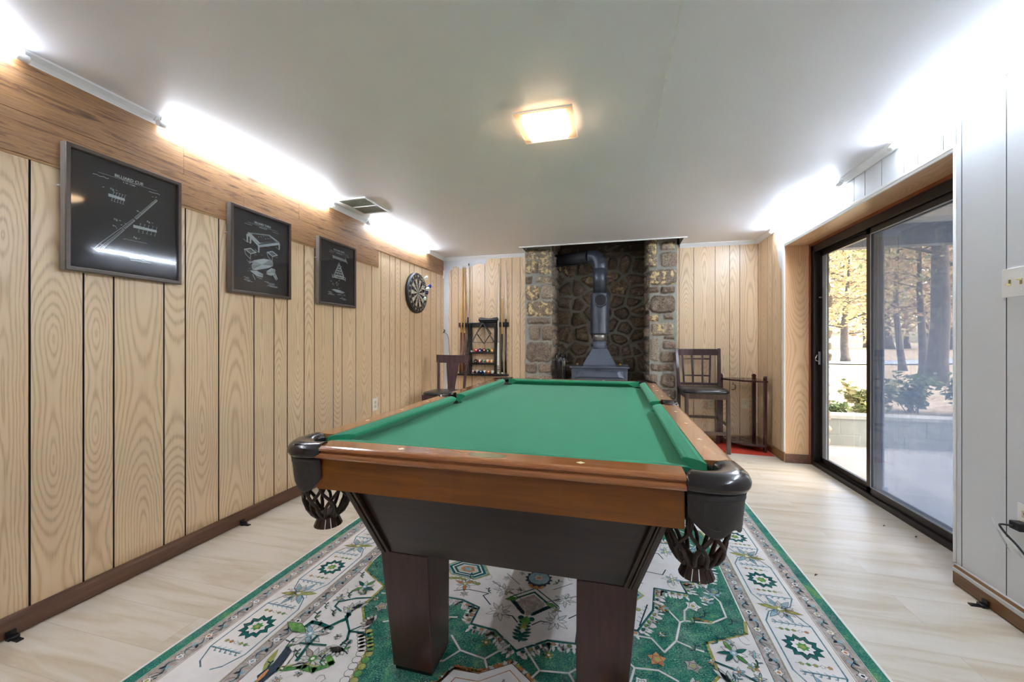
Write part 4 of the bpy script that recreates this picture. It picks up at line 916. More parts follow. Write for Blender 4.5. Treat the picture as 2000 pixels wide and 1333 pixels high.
def d2(m, x, r, par):
    text_mesh('BILLIARD TABLE', .0175, XW(2.107, 1.925, x), M_ink, par, bold=.0004); line2(m, [(1.995, 1.912), (2.221, 1.912)], .0015, x); squig(m, 2.078, 1.903, .06, .004, x, r, .003)
    squig(m, 1.975, 1.899, .05, .004, x, r, .002); squig(m, 2.185, 1.899, .05, .004, x, r, .002)
    A, B, D, E_ = (1.993, 1.845), (2.160, 1.872), (2.238, 1.842), (2.076, 1.792)
    sh = lambda p_, k, q=(2.117, 1.836): (p_[0]+(q[0]-p_[0])*k, p_[1]+(q[1]-p_[1])*k)
    for k in (0, .035, .07, .11, .15, .19): poly2(m, [sh(p_, k) for p_ in (A, B, D, E_)], x, .0028)
    lo = lambda p_, d: (p_[0]+.003, p_[1]-d)
    for d in (.004, .008, .012, .016): line2(m, [lo(A, d), lo(E_, d+.004), lo(D, d)], .003, x)
    for p_, l in ((A, .062), (E_, .056), (D, .052), ((2.015, 1.835), .055)):
        for k in range(4): line2(m, [(p_[0]-.006+k*.0035, p_[1]-.01), (p_[0]-.003+k*.002, p_[1]-l)], .0028, x)
        line2(m, [(p_[0]-.03, p_[1]-l+.015), (p_[0], p_[1]-l-.001)], .002, x)
    for k in range(6): squig(m, 2.07+.018*k, 1.838+.006*(k % 3), .008, .006, x, r, .002)
    for (a, b) in ((1.971, 1.735), (2.137, 1.752)):
        P_ = [(a, b), (a+.045, b+.016), (a+.09, b-.004), (a+.045, b-.022)]
        for k in (0, .12, .25): poly2(m, [sh(p_, k, (a+.045, b-.003)) for p_ in P_], x, .002)
        for k in range(6): line2(m, [(a+.02+k*.010, b+.006), (a+.03+k*.010, b-.012)], .002, x)
        line2(m, [(a, b), (a+.01, b-.03), (a+.043, b-.055), (a+.045, b-.022)], .003, x); squig(m, a+.07, b-.020, .02, .004, x, r)
    P_ = [(2.024, 1.640), (2.040, 1.672), (2.063, 1.684), (2.11, 1.700), (2.160, 1.704), (2.186, 1.690), (2.184, 1.668), (2.153, 1.650), (2.10, 1.632), (2.055, 1.618), (2.030, 1.616)]
    poly2(m, P_, x, .003, 13); line2(m, [(2.005, 1.652), (2.05, 1.68)], .004, x)
    poly2(m, [(2.013, 1.606), (2.063, 1.612), (2.107, 1.598), (2.105, 1.578), (2.06, 1.580)], x, .003, 7); line2(m, [(2.03, 1.585), (2.05, 1.553)], .004, x); line2(m, [(2.06, 1.572), (2.10, 1.566)], .003, x)
    poly2(m, [(2.137, 1.623), (2.175, 1.650), (2.205, 1.645), (2.20, 1.615), (2.17, 1.600), (2.137, 1.604)], x, .003, 7); poly2(m, [(2.180, 1.612), (2.205, 1.62), (2.224, 1.585), (2.212, 1.575)], x, .003, 3)
    for a, b, l in ((1.969, 1.560, .035), (1.975, 1.552, .03), (1.969, 1.542, .045), (1.99, 1.537, .04), (2.12, 1.551, .03), (2.14, 1.545, .06), (2.15, 1.537, .05), (2.14, 1.529, .085), (2.16, 1.523, .06), (1.995, 1.663, .035), (2.125, 1.792, .03)): squig(m, a, b, l, .006, x, r, .0024)
    for k in range(14): squig(m, 1.985+r.random()*.2, 1.60+r.random()*.17, .008, .004, x, r)
def d3(m, x, r, par):
    text_mesh('POOL BALL RACK', .0165, XW(2.853, 1.918, x), M_ink, par, bold=.0003); line2(m, [(2.735, 1.903), (2.972, 1.903)], .0013, x); squig(m, 2.82, 1.895, .07, .004, x, r, .0025)
    squig(m, 2.735, 1.890, .05, .004, x, r, .0018); squig(m, 2.935, 1.888, .045, .004, x, r, .0018)
    for k in range(6): line2(m, [(2.777, 1.866-k*.0035), (2.945, 1.858-k*.0035)], .0018, x)
    line2(m, [(2.93, 1.872), (2.955, 1.838), (2.96, 1.83)], .005, x); line2(m, [(2.775, 1.868), (2.783, 1.845)], .005, x); squig(m, 2.86, 1.836, .02, .005, x, r)
    A, B, D = (2.852, 1.822), (2.922, 1.700), (2.782, 1.700)
    for k in range(7):
        f = k*.03; c = (2.852, 1.745); poly2(m, [(p_[0]+(c[0]-p_[0])*f, p_[1]+(c[1]-p_[1])*f) for p_ in (A, B, D)], x, .0022)
    for row in range(1, 6):       # lattice of round openings
        z = 1.812-row*.0205; wd = .0115*row*.98
        line2(m, [(2.852-wd, z), (2.852+wd, z)], .007, x)
    for row in range(0, 6):
        for k in range(row+1):
            yy = 2.852+(k-row/2)*.0225; line2(m, [(yy, 1.812-row*.0205), (yy, 1.792-row*.0205)], .0065, x)
    pts = [(2.785+.135*i/10, 1.700-.012*math.sin(PI*i/10)) for i in range(11)]; line2(m, pts, .006, x)
    line2(m, [(2.768, 1.688), (2.935, 1.686)], .007, x); line2(m, [(2.768, 1.71), (2.775, 1.680)], .006, x); line2(m, [(2.932, 1.708), (2.930, 1.674)], .007, x)
    for a, b in ((2.75, 1.65), (2.768, 1.636), (2.775, 1.625), (2.815, 1.65), (2.812, 1.636), (2.822, 1.624), (2.835, 1.640), (2.84, 1.600), (2.875, 1.79), (2.845, 1.668)): squig(m, a, b, .014, .008, x, r, .0026)
    P_ = [(2.766, 1.583), (2.80, 1.588), (2.86, 1.586), (2.92, 1.575), (2.90, 1.566), (2.82, 1.568)]; poly2(m, P_, x, .003, 5)
    for a, b, l in ((2.72, 1.560, .04), (2.73, 1.55, .04), (2.72, 1.541, .075), (2.83, 1.550, .055), (2.905, 1.552, .03), (2.86, 1.52, .07), (2.90, 1.513, .045), (2.885, 1.53, .015)): squig(m, a, b, l, .006, x, r, .0024)
frame(1.128, 1.590, 1.455, 2.000, 'largest-looking dark framed print of a billiard cue, nearest the camera on the left wall', d1)
frame(1.868, 2.326, 1.452, 1.996, 'dark framed print of billiard table drawings, middle one of the three on the left wall', d2)
frame(2.600, 3.058, 1.450, 1.985, 'dark framed print of a triangular ball rack, farthest of the three on the left wall', d3)

# ------------------------------------------------------------------ dartboard and darts
DCY, DCZ = 4.205, 1.724; XB = -2.238
t = empty('dartboard', (XL, DCY, DCZ), 'round bristle dartboard with black surround hung on the left wall by the corner', 'dartboard')
RX = Matrix(((0, 0, 1), (1, 0, 0), (0, 1, 0)))
R_ = .236
m = MB(); m.lathe([(R_-.01, XL+.0), (R_, XL+.006), (R_, XB-.006), (R_-.003, XB), (R_-.06, XB), (0.0, XB)], (0, DCY, DCZ), 64, M=RX); o = m.build('backing', M_black, t)
M_cr = plain('sisal_cream', '#D6D2B8', .8); M_bk = plain('sisal_black', '#17171C', .8); M_rd = plain('sisal_red', '#7E2430', .8); M_gn = plain('sisal_green', '#2D6650', .8); M_wire = plain('wire', '#B4B6BA', .3, metal=.8)
m = MB(); K = .172/.170
def sector(r0, r1, i, mi, x):
    a0 = 2*PI*(i-.5)/20; n = 4; V = []
    for r in (r0, r1):
        for k in range(n+1):
            a = a0+2*PI/20*k/n; V.append((x, DCY+r*math.sin(a), DCZ+r*math.cos(a)))
    m.add(V, [(k, k+1, n+2+k, n+1+k) for k in range(n)], mi)
for i in range(20):
    x = XB+.0006; dark = i % 2 == 0
    sector(.016, .099, i, 1 if dark else 0, x); sector(.099, .107, i, 2 if dark else 3, x); sector(.107, .162, i, 1 if dark else 0, x); sector(.162, .170, i, 2 if dark else 3, x)
m.add([(XB+.0006, DCY+.016*math.sin(2*PI*k/20), DCZ+.016*math.cos(2*PI*k/20)) for k in range(20)], [tuple(range(20))], 3)
m.add([(XB+.0009, DCY+.0064*math.sin(2*PI*k/12), DCZ+.0064*math.cos(2*PI*k/12)) for k in range(12)], [tuple(range(12))], 2)
m.build('scoring_face', [M_cr, M_bk, M_rd, M_gn], t, fix=False)
m = MB()
for r in (.0064, .016, .099, .107, .162, .170, .226): m.tube([(XB+.0015, DCY+r*math.sin(2*PI*k/40), DCZ+r*math.cos(2*PI*k/40)) for k in range(41)], .0008, 5, cap=False)
for i in range(20):
    a = 2*PI*(i-.5)/20; m.tube([(XB+.0015, DCY+.016*math.sin(a), DCZ+.016*math.cos(a)), (XB+.0015, DCY+.174*math.sin(a), DCZ+.174*math.cos(a))], .0007, 5)
m.build('wire_spider', M_wire, t)
for i, nn in enumerate((20,1,18,4,13,6,10,15,2,17,3,19,7,16,8,11,14,9,12,5)):
    a = 2*PI*i/20; text_mesh(str(nn), .034, XW(DCY+.200*math.sin(a), DCZ+.200*math.cos(a), XB+.0015), M_cr, t, 'number', bold=.0012)
M_dw = plain('flight_white', '#E6EDE8', .5); M_db = plain('flight_blue', '#1B3FA0', .5); M_dn = plain('flight_navy', '#15164E', .5); M_dm = plain('flight_mint', '#CFE6DC', .5)
for (ty, tz), (fy, fz), fm, lab in (((4.178, 1.860), (4.145, 1.895), M_dw, 'dart with a white flight, highest on the dartboard'), ((4.241, 1.790), (4.236, 1.807), M_db, 'dart with a royal blue flight, upper of the close middle pair'),
        ((4.215, 1.762), (4.184, 1.770), M_dw, 'dart with a white flight just under the royal blue one'), ((4.241, 1.730), (4.158, 1.719), M_dn, 'dart with a dark navy flight level with the bullseye'), ((4.191, 1.643), (4.107, 1.648), M_dm, 'dart with a pale mint flight, lowest on the dartboard')):
    tip = Vector((XB-.004, ty, tz)); end = Vector((-2.085, fy, fz)); d = (end-tip)
    t = empty('dart', tuple(tip), lab, 'dart', 'darts in the dartboard'); P_ = lambda f: tip+d*f
    m = MB(); m.tube([P_(0), P_(.16), P_(.2), P_(.22)], [.0006, .0012, .0014, .003], 8); m.build('point', M_steel, t)
    m = MB(); m.tube([P_(.20), P_(.24), P_(.4), P_(.5)], [.002, .0036, .0036, .0025], 8); m.build('barrel', M_steel, t)
    m = MB(); m.tube([P_(.49), P_(.98)], .0022, 8); m.build('shaft', M_dw if fm is not M_db else M_black, t)
    a = d.normalized().cross(Vector((0, 0, 1))).normalized(); b = a.cross(d).normalized(); m = MB()
    for u in (a, b, -a, -b):
        n_ = d.normalized().cross(u)*.0004; q = [P_(.70), P_(.76)+u*.019, P_(.98)+u*.021, P_(1.02)]
        m.add([p_+n_ for p_ in q]+[p_-n_ for p_ in q], [(0,1,2,3), (7,6,5,4), (0,1,5,4), (1,2,6,5), (2,3,7,6), (3,0,4,7)])
    m.build('flight', fm, t)

# ------------------------------------------------------------------ cue rack with balls, racks and cues on the back wall
FB_ = YB
t = empty('cue_rack', (-1.70, FB_, .715), 'black wooden wall rack for cues and balls on the back wall', 'cue rack')
m = MB(); m.box(-2.045, -1.345, FB_-.028, FB_-.002, 1.345, 1.408); m.build('top_rail', M_blackwood, t, bevel=.004)
for x0, x1 in ((-1.890, -1.862), (-1.533, -1.503)):
    m = MB(); m.box(x0, x1, FB_-.062, FB_-.003, .70, 1.40); m.build('upright', M_blackwood, t, bevel=.004)
for z in (.997, .853):
    m = MB(); m.box(-1.862, -1.533, FB_-.070, FB_-.003, z-.006, z+.012); m.box(-1.862, -1.533, FB_-.074, FB_-.066, z-.006, z+.018); m.build('ball_shelf', M_blackwood, t, bevel=.002)
m = MB(); m.box(-2.055, -1.345, FB_-.100, FB_-.003, .700, .722); m.box(-2.055, -1.345, FB_-.106, FB_-.098, .700, .728); m.build('bottom_shelf', M_blackwood, t, bevel=.003)
m = MB()
for x in (-2.01, -1.955, -1.912, -1.48, -1.428, -1.375): m.lathe([(.017, 0), (.019, .003), (.015, .006), (.011, .004)], (x, FB_-.052, .7225), 14)
m.build('cue_cup', M_black, t)
m = MB()
for x in (-2.005, -1.957, -1.914, -1.481, -1.427, -1.378):
    for sg in (-1, 1): m.tube([(x+sg*.013, FB_-.026, 1.375), (x+sg*.013, FB_-.050, 1.375)], .0035, 8)
m.build('cue_clip', M_black, t)
BR = .0262
def ballmat(name, c, stripe):
    M = Mat('ball_'+name, .06, coat=.5); v = M.obj((1, 1, 1)); sp = M.N('SeparateXYZ'); M.L(v, sp.inputs[0])
    wht = col('#E9E6D8'); cc = col(c)
    lp = M.N('VectorMath'); lp.operation = 'DISTANCE'; M.L(v, lp.inputs[0]); lp.inputs[1].default_value = (.006, -BR, .004)
    spot = M.math('LESS_THAN', lp.outputs['Value'], .0095)
    if stripe: M.base(M.mix(spot, M.mix(M.math('LESS_THAN', M.math('ABSOLUTE', sp.outputs[2]), .0145), wht, cc), wht))
    elif name != 'cue': M.base(M.mix(spot, cc, wht))
    else: M.base(M.mix(0.0, wht, cc))
    return M.m
ico = MB(); ico.lathe([(BR*math.sin(PI*k/16), -BR*math.cos(PI*k/16)) for k in range(17)], (0, 0, 0), 24)
base_ball = None
def ball(x, z, name, c, stripe, shelf, label):
    m = MB(); m.v = list(ico.v); m.f = list(ico.f); m.m = list(ico.m); m.sm = list(ico.sm)
    o = m.build('pool_ball', ballmat(name, c, stripe)); o.location = (x, FB_-.037, z); o.rotation_euler = ((x*37) % .8-.4, (x*53) % 1.0-.5, 0)
    return tag(o, label, 'ball', 'balls on the %s shelf of the cue rack' % shelf)
zt, zm_, zb_ = 1.009+BR, .865+BR, .722+BR
for x, nm, c, st in ((-1.794, 'red', '#C42A34', 0), (-1.737, 'purple', '#4B2A8C', 0), (-1.681, 'maroon', '#7A1A2A', 0), (-1.625, 'green', '#0E5A34', 0), (-1.569, 'yellow', '#E8A63A', 0)): ball(x, zt, nm, c, st, 'top', 'plain %s pool ball on the top ball shelf of the black rack' % nm)
for x, nm, c, st in ((-1.797, 'black', '#0C0C0E', 0), (-1.741, 'red', '#C8402E', 1), (-1.685, 'green', '#16764A', 1), (-1.629, 'orange', '#EE7A3C', 1), (-1.573, 'yellow', '#EDB04A', 1)): ball(x, zm_, nm+('_striped' if st else ''), c, st, 'middle', ('%s striped pool ball on the middle shelf of the black rack' if st else 'plain %s pool ball on the middle shelf of the black rack') % nm)
for x, nm, c, st in ((-1.836, 'maroon', '#7A1F2C', 1), (-1.781, 'purple', '#4A2F7C', 1), (-1.726, 'blue', '#14447E', 0), (-1.671, 'blue', '#1C4C90', 1), (-1.616, 'orange', '#F0843A', 0), (-1.561, 'cue', '#DDE3D0', 0)):
    ball(x, zb_, nm+('_striped' if st else '_low'), c, st, 'bottom', 'white cue ball at the right end of the bottom shelf of the rack' if nm == 'cue' else ('%s striped pool ball on the bottom shelf of the black rack' if st else 'plain %s pool ball on the bottom shelf of the black rack') % nm)
m = MB(); s_ = .013; m.box(-s_, s_, -s_, s_, 0, 2*s_); m.box(-s_+.002, s_-.002, -s_+.002, s_-.002, 2*s_, 2*s_+.0008, 1)
o = m.build('chalk_cube', [plain('chalk_wrap', '#C9D6D2', .6), plain('chalk_blue', '#7FA6B4', .9)], bevel=.001); o.location = (-1.8475, FB_-.052, 1.009); tag(o, 'small pale chalk cube beside the red ball on the top shelf', 'chalk')
# hanging triangle and diamond racks
def ring_rack(name, pts, y, w, d, mat, label, cat, rnd_=.02, tilt=0):
    n = len(pts); out = []
    for i in range(n):        # rounded corners
        a, b, c = Vector(pts[i-1]), Vector(pts[i]), Vector(pts[(i+1) % n]); r = rnd_
        p0 = b+(a-b).normalized()*r; p1 = b+(c-b).normalized()*r
        for k in range(5):
            t_ = k/4; out.append((1-t_)**2*p0+2*t_*(1-t_)*b+t_*t_*p1)
    cen = sum(out, Vector((0, 0)))/len(out); rings = []
    for p_ in out:
        dd = (cen-p_).normalized()
        rings.append([(p_.x, y+tilt*p_.y, p_.y), (p_.x, y-d+tilt*p_.y, p_.y), (p_.x+dd.x*w, y-d+tilt*p_.y, p_.y+dd.y*w), (p_.x+dd.x*w, y+tilt*p_.y, p_.y+dd.y*w)])
    rings.append(rings[0]); m = MB(); m.loft(rings, smooth=False, caps=False); z0 = min(p_[1] for p_ in pts)
    o = m.build(name, mat, bevel=.001); return tag(o, label, cat)
ring_rack('triangle_rack', [(-1.683, 1.415), (-1.515, 1.137), (-1.842, 1.137)], FB_-.064, .012, .040, plain('grey_plastic', '#5C5B57', .3, coat=.3), 'dark grey plastic triangle rack hanging from the cue rack', 'ball rack', .035)
ring_rack('diamond_rack', [(-1.68, 1.40), (-1.575, 1.262), (-1.68, 1.118), (-1.785, 1.262)], FB_-.032, .009, .026, M_blackwood, 'black diamond shaped rack hanging behind the triangle rack', 'ball rack', .012)
# brush: bone shape lying along the top rail
m = MB(); bx0, bx1 = -1.755, -1.475; rings = []
for i in range(25):
    f = i/24; x = bx0+(bx1-bx0)*f; h = .020+.011*abs(math.cos(PI*f))**1.5; 
    if f < .06: h *= math.sqrt(max(.02, 1-((.06-f)/.06)**2))
    if f > .94: h *= math.sqrt(max(.02, 1-((f-.94)/.06)**2))
    zc = 1.441+.004*abs(math.cos(PI*f)); rings.append([(x, FB_-.034+.022*math.cos(a), zc+h*math.sin(a)) for a in [2*PI*k/12 for k in range(12)]])
m.loft(rings); t = m.build('table_brush', M_blackwood); tag(t, 'black bone shaped table brush resting on top of the cue rack', 'brush')
m = MB()
for i in range(60):
    x = bx0+.02+(bx1-bx0-.04)*i/59
    for y in (FB_-.050, FB_-.042, FB_-.034, FB_-.026): m.tube([(x, y, 1.425), (x, y, 1.4085)], .0022, 4)
m.build('bristles', M_black, t)
W_maple = stripewood('cue_maple', '#CFA66A', '#DDB87E', '#E6C794', .25, coat=.4, axis=2); W_pale = stripewood('cue_pale', '#D9D2C4', '#E6E1D6', '#F0ECE4', .2, coat=.4, axis=2); W_brown = stripewood('cue_brown', '#4A1E12', '#6A2C1A', '#7C3824', .2, coat=.5, axis=2)
M_bw = plain('butt_white', '#DDDCCE', .25); M_bs = plain('butt_black', '#101014', .2, coat=.4); M_ring = plain('ring_gold', '#8A6A2E', .3, metal=.6)
def cue(xb, xt, zt_, zs, shaft, butt, label, rb=.0145, extra=None, tipm=None):
    b = Vector((xb, FB_-.052, .7262)); tp = Vector((xt, FB_-.022, zt_)); d = tp-b; P_ = lambda z: b+d*((z-b.z)/d.z); R_ = lambda z: rb+(.0062-rb)*((z-b.z)/d.z)
    t = empty('pool_cue', tuple(b), label, 'cue', 'cues in the wall rack')
    m = MB(); m.tube([P_(zs), P_((zs+zt_)/2), P_(zt_-.03)], [R_(zs), R_((zs+zt_)/2), R_(zt_-.03)], 12); m.build('shaft', shaft, t)
    m = MB(); m.tube([P_(.75), P_(.9), P_(zs)], [R_(.75), R_(.9), R_(zs)], 12); m.build('butt', butt, t)
    m = MB(); m.tube([b, P_(.735), P_(.75)], [rb*.85, rb, R_(.75)], 12); m.build('bumper', extra or M_black, t)
    m = MB(); m.tube([P_(zt_-.03), P_(zt_-.006), P_(zt_-.006), P_(zt_)], [.0064, .0062, .0058, .0045], 12); m.build('tip', tipm or M_bw, t)
    return t
cue(-2.014, -1.988, 2.184, 1.274, W_maple, W_brown, 'honey coloured pool cue with brown butt, leftmost in the wall rack')
cue(-1.957, -1.962, 2.183, 1.267, W_maple, W_brown, 'honey coloured pool cue with brown butt, second from the left in the rack')
cue(-1.916, -1.900, 2.207, 1.48, W_pale, M_bs, 'white shafted pool cue with black tip and long black butt', tipm=M_black)
c_ = cue(-1.480, -1.482, 2.186, 1.137, W_pale, M_bw, 'white pool cue with gold rings near its base, beside the ball shelves', rb=.0165, extra=M_bw)
m = MB()
for z in (.775, .79, .815, .835): m.tube([(-1.480, FB_-.0505, z-.003), (-1.480, FB_-.0505, z+.003)], .0168, 14)
m.build('ring', M_ring, c_)
cue(-1.425, -1.436, 1.745, 1.253, W_maple, M_bs, 'short pool cue with black butt, between the two tall right-hand cues', extra=M_bw)
cue(-1.375, -1.383, 2.222, 1.45, W_pale, M_bs, 'tall pool cue with pale shaft and black butt, rightmost in the wall rack')

# ------------------------------------------------------------------ counter stool with lattice back
W_esp = stripewood('espresso_wood', '#2E1C1C', '#3F2828', '#4A3030', .22, coat=.3, axis=2); M_seat = plain('black_vinyl', '#17181C', .28, var=.1, coat=.3)
W_lat = stripewood('espresso_leg', '#3A2A22', '#4A382E', '#5A4638', .3, coat=.2, axis=2)
def cushion_mesh(m, hx, hy, z0, z1, n=12):
    rings = []
    for f, z in ((.97, z0), (1.0, z0+(z1-z0)*.3), (1.0, z0+(z1-z0)*.55), (.96, z0+(z1-z0)*.82), (.85, z0+(z1-z0)*.96), (.5, z1+.004), (.05, z1+.006)):
        rg_ = []
        for k in range(40):
            a = 2*PI*k/40; c, s_ = math.cos(a), math.sin(a); p_ = 5
            r = (abs(c)**p_+abs(s_)**p_)**(-1/p_); rg_.append((hx*f*r*c, hy*f*r*s_, z))
        rings.append(rg_)
    m.loft(rings)
def bar(m, p, q, w, d, mi=0):     # rectangular bar from p to q (w along x, d along y)
    V = []
    for P_ in (p, q): V += [(P_[0]-w/2, P_[1]-d/2, P_[2]), (P_[0]+w/2, P_[1]-d/2, P_[2]), (P_[0]+w/2, P_[1]+d/2, P_[2]), (P_[0]-w/2, P_[1]+d/2, P_[2])]
    m.add(V, [(3,2,1,0), (4,5,6,7), (0,1,5,4), (1,2,6,5), (2,3,7,6), (3,0,4,7)], mi)
def hbar(m, p, q, h, d):
    V = []
    for P_ in (p, q): V += [(P_[0], P_[1]-d/2, P_[2]-h/2), (P_[0], P_[1]+d/2, P_[2]-h/2), (P_[0], P_[1]+d/2, P_[2]+h/2), (P_[0], P_[1]-d/2, P_[2]+h/2)]
    m.add(V, [(3,2,1,0), (4,5,6,7), (0,1,5,4), (1,2,6,5), (2,3,7,6), (3,0,4,7)])
def vbar(m, p, q, h, w):          # bar along y
    V = []
    for P_ in (p, q): V += [(P_[0]-w/2, P_[1], P_[2]-h/2), (P_[0]+w/2, P_[1], P_[2]-h/2), (P_[0]+w/2, P_[1], P_[2]+h/2), (P_[0]-w/2, P_[1], P_[2]+h/2)]
    m.add(V, [(3,2,1,0), (4,5,6,7), (0,1,5,4), (1,2,6,5), (2,3,7,6), (3,0,4,7)])
t = empty('counter_stool', (0, 0, 0), 'dark wooden counter stool with lattice back and black padded seat by the stone pillar', 'stool')
m = MB(); cushion_mesh(m, .228, .225, .612, .655); m.build('seat', M_seat, t)
m = MB(); m.box(-.205, .205, -.205, -.185, .555, .612); m.box(-.205, .205, .185, .205, .555, .612); m.box(-.205, -.185, -.185, .185, .555, .612); m.box(.185, .205, -.185, .185, .555, .612); m.build('apron', W_lat, t, bevel=.002)
for sx in (-1, 1):
    m = MB(); bar(m, (sx*.200, -.197, 0), (sx*.196, -.193, .612), .036, .036); m.build('leg', W_lat, t, bevel=.003)
    m = MB(); m.loft([[(sx*x-w/2, y-.018, z), (sx*x+w/2, y-.018, z), (sx*x+w/2, y+.018, z), (sx*x-w/2, y+.018, z)] for x, y, z, w in ((.205, .235, 0, .030), (.208, .205, .30, .034), (.210, .200, .62, .036), (.216, .225, .85, .034), (.224, .262, 1.075, .030))], smooth=False); m.build('back_post', W_esp, t, bevel=.003)
def backarc(z, x0, x1, h, d, bow=.030, n=8):
    yb = lambda z: .200+(z-.62)*.13
    return [[(x0+(x1-x0)*i/n, yb(z)+bow*math.sin(PI*i/n)+dy, z+dz) for dy, dz in ((-d/2, -h/2), (d/2, -h/2), (d/2, h/2), (-d/2, h/2))] for i in range(n+1)]
m = MB(); m.loft(backarc(1.032, -.205, .205, .072, .022), smooth=False); m.build('top_rail', W_esp, t, bevel=.003)
m = MB(); m.loft(backarc(.672, -.195, .195, .030, .020, .02), smooth=False); m.build('lower_rail', W_esp, t, bevel=.002)
for i, (xb_, xt_, w) in enumerate(((-.150, -.162, .020), (-.055, -.062, .020), (.045, .052, .020), (.118, .135, .020))):
    m = MB(); bar(m, (xb_, .222, .680), (xt_, .262, .998), w, .012); m.build('slat', W_esp, t, bevel=.002)
for z in (.955, .765):
    m = MB(); m.loft(backarc(z, -.155, .125, .016, .012, .024), smooth=False); m.build('cross_slat', W_esp, t, bevel=.001)
m = MB(); hbar(m, (-.19, -.197, .205), (.19, -.197, .205), .036, .018); m.build('stretcher', W_lat, t, bevel=.002)
m = MB(); hbar(m, (-.19, .212, .30), (.19, .212, .30), .030, .018); m.build('stretcher', W_lat, t, bevel=.002)
for sx in (-1, 1):
    m = MB(); vbar(m, (sx*.203, -.185, .285), (sx*.205, .20, .285), .030, .018); m.build('stretcher', W_lat, t, bevel=.002)
t.location = (.926, 4.640, 0); t.rotation_euler.z = math.radians(1)

# ------------------------------------------------------------------ splat back chair at the left
t = empty('splat_back_chair', (0, 0, 0), 'dark wooden high chair with one broad centre splat standing under the dartboard', 'chair')
W_pl = stripewood('plum_wood', '#3E2A30', '#533A40', '#62484C', .2, coat=.3, axis=2)
m = MB(); cushion_mesh(m, .205, .20, .555, .590); m.build('seat', M_seat, t)
m = MB(); m.box(-.18, .18, -.18, -.162, .50, .556); m.box(-.18, .18, .162, .18, .50, .556); m.box(-.18, -.162, -.162, .162, .50, .556); m.box(.162, .18, -.162, .162, .50, .556); m.build('apron', W_pl, t, bevel=.002)
for sx in (-1, 1):
    m = MB(); bar(m, (sx*.175, -.172, 0), (sx*.172, -.170, .556), .034, .034); m.build('leg', W_pl, t, bevel=.003)
    m = MB(); m.loft([[(sx*x-w/2, y-.014, z), (sx*x+w/2, y-.014, z), (sx*x+w/2, y+.014, z), (sx*x-w/2, y+.014, z)] for x, y, z, w in ((.170, .215, 0, .026), (.165, .19, .35, .028), (.162, .185, .56, .030), (.172, .205, .75, .028), (.188, .235, .93, .026))], smooth=False); m.build('back_post', W_pl, t, bevel=.003)
m = MB(); m.loft([[(-.212+.424*i/10, .238-.0+.022*math.sin(PI*i/10)+dy, .945+dz-.004*math.sin(PI*i/10)) for dy, dz in ((-.010, -.048), (.010, -.048), (.010, .048), (-.010, .048))] for i in range(11)], smooth=False); m.build('top_rail', W_pl, t, bevel=.004)
m = MB(); rings = []
for z, w in ((.575, .046), (.63, .048), (.70, .058), (.80, .072), (.86, .078), (.90, .080)):
    y = .186+(z-.56)*.145; rings.append([(-w, y-.006, z), (w, y-.006, z), (w, y+.006, z), (-w, y+.006, z)])
m.loft(rings, smooth=False); m.build('splat', W_pl, t, bevel=.002)
m = MB(); hbar(m, (-.165, -.172, .20), (.165, -.172, .20), .03, .018); m.build('stretcher', W_pl, t); m = MB(); hbar(m, (-.165, .20, .24), (.165, .20, .24), .03, .016); m.build('stretcher', W_pl, t)
for sx in (-1, 1):
    m = MB(); vbar(m, (sx*.172, -.165, .25), (sx*.168, .19, .25), .028, .016); m.build('stretcher', W_pl, t)
t.location = (-1.885, 4.17, 0)

# ------------------------------------------------------------------ corner cue stand
W_ch = stripewood('cherry_dark', '#2C1413', '#431F1C', '#542924', .2, coat=.4, axis=2)
CX, CY, CRr = 1.520, 4.950, .385
t = empty('corner_cue_stand', (CX, CY, 0), 'dark cherry quarter round cue stand in the right back corner', 'cue stand')
def quarter(r, bulge=0): return [(CX+.01, CY+.01)]+[(CX+.01-r*math.cos(a), CY+.01-r*math.sin(a)) for a in [PI/2*i/20 for i in range(21)]]
holes = []
m = MB(); m.prism(quarter(CRr), .058, .082); m.build('base', W_ch, t, bevel=.004)
m = MB()
for i in range(3):
    for j in range(3):
        a = math.radians(18+27*i); r = .14+.10*j; m.lathe([(.020, .0822), (.022, .0832), (.019, .0838), (.014, .083)], (CX-r*math.cos(a), CY-r*math.sin(a), 0), 14)
m.build('butt_cup', M_black, t)
# top plate with real cue holes (boolean free: built as a ring grid)
m = MB(); na, nr = 60, 36; hr = .019; hl = [(math.radians(18+27*i), .14+.10*j) for i in range(3) for j in range(3)]
def inside(a, r): return any(math.hypot(r*math.cos(a)-q*math.cos(b), r*math.sin(a)-q*math.sin(b)) < hr for b, q in hl)
V = []; idx = {}
for i in range(na+1):
    for j in range(nr+1):
        a = PI/2*i/na; r = .012+(CRr-.012)*j/nr; idx[i, j] = len(V); V += [(CX+.01-r*math.cos(a), CY+.01-r*math.sin(a), .745), (CX+.01-r*math.cos(a), CY+.01-r*math.sin(a), .727)]
cell = {(i, j): not inside(PI/2*(i+.5)/na, .012+(CRr-.012)*(j+.5)/nr) for i in range(na) for j in range(nr)}; F = []
for (i, j), ok in cell.items():
    if not ok: continue
    q = [idx[i, j], idx[i, j+1], idx[i+1, j+1], idx[i+1, j]]; F.append(tuple(q)); F.append(tuple(x+1 for x in reversed(q)))
    for (a_, b_), nb in (((q[0], q[1]), (i-1, j)), ((q[1], q[2]), (i, j+1)), ((q[2], q[3]), (i+1, j)), ((q[3], q[0]), (i, j-1))):
        if not cell.get(nb, False): F.append((a_, b_, b_+1, a_+1))
m.add(V, F); m.build('top_shelf', W_ch, t)
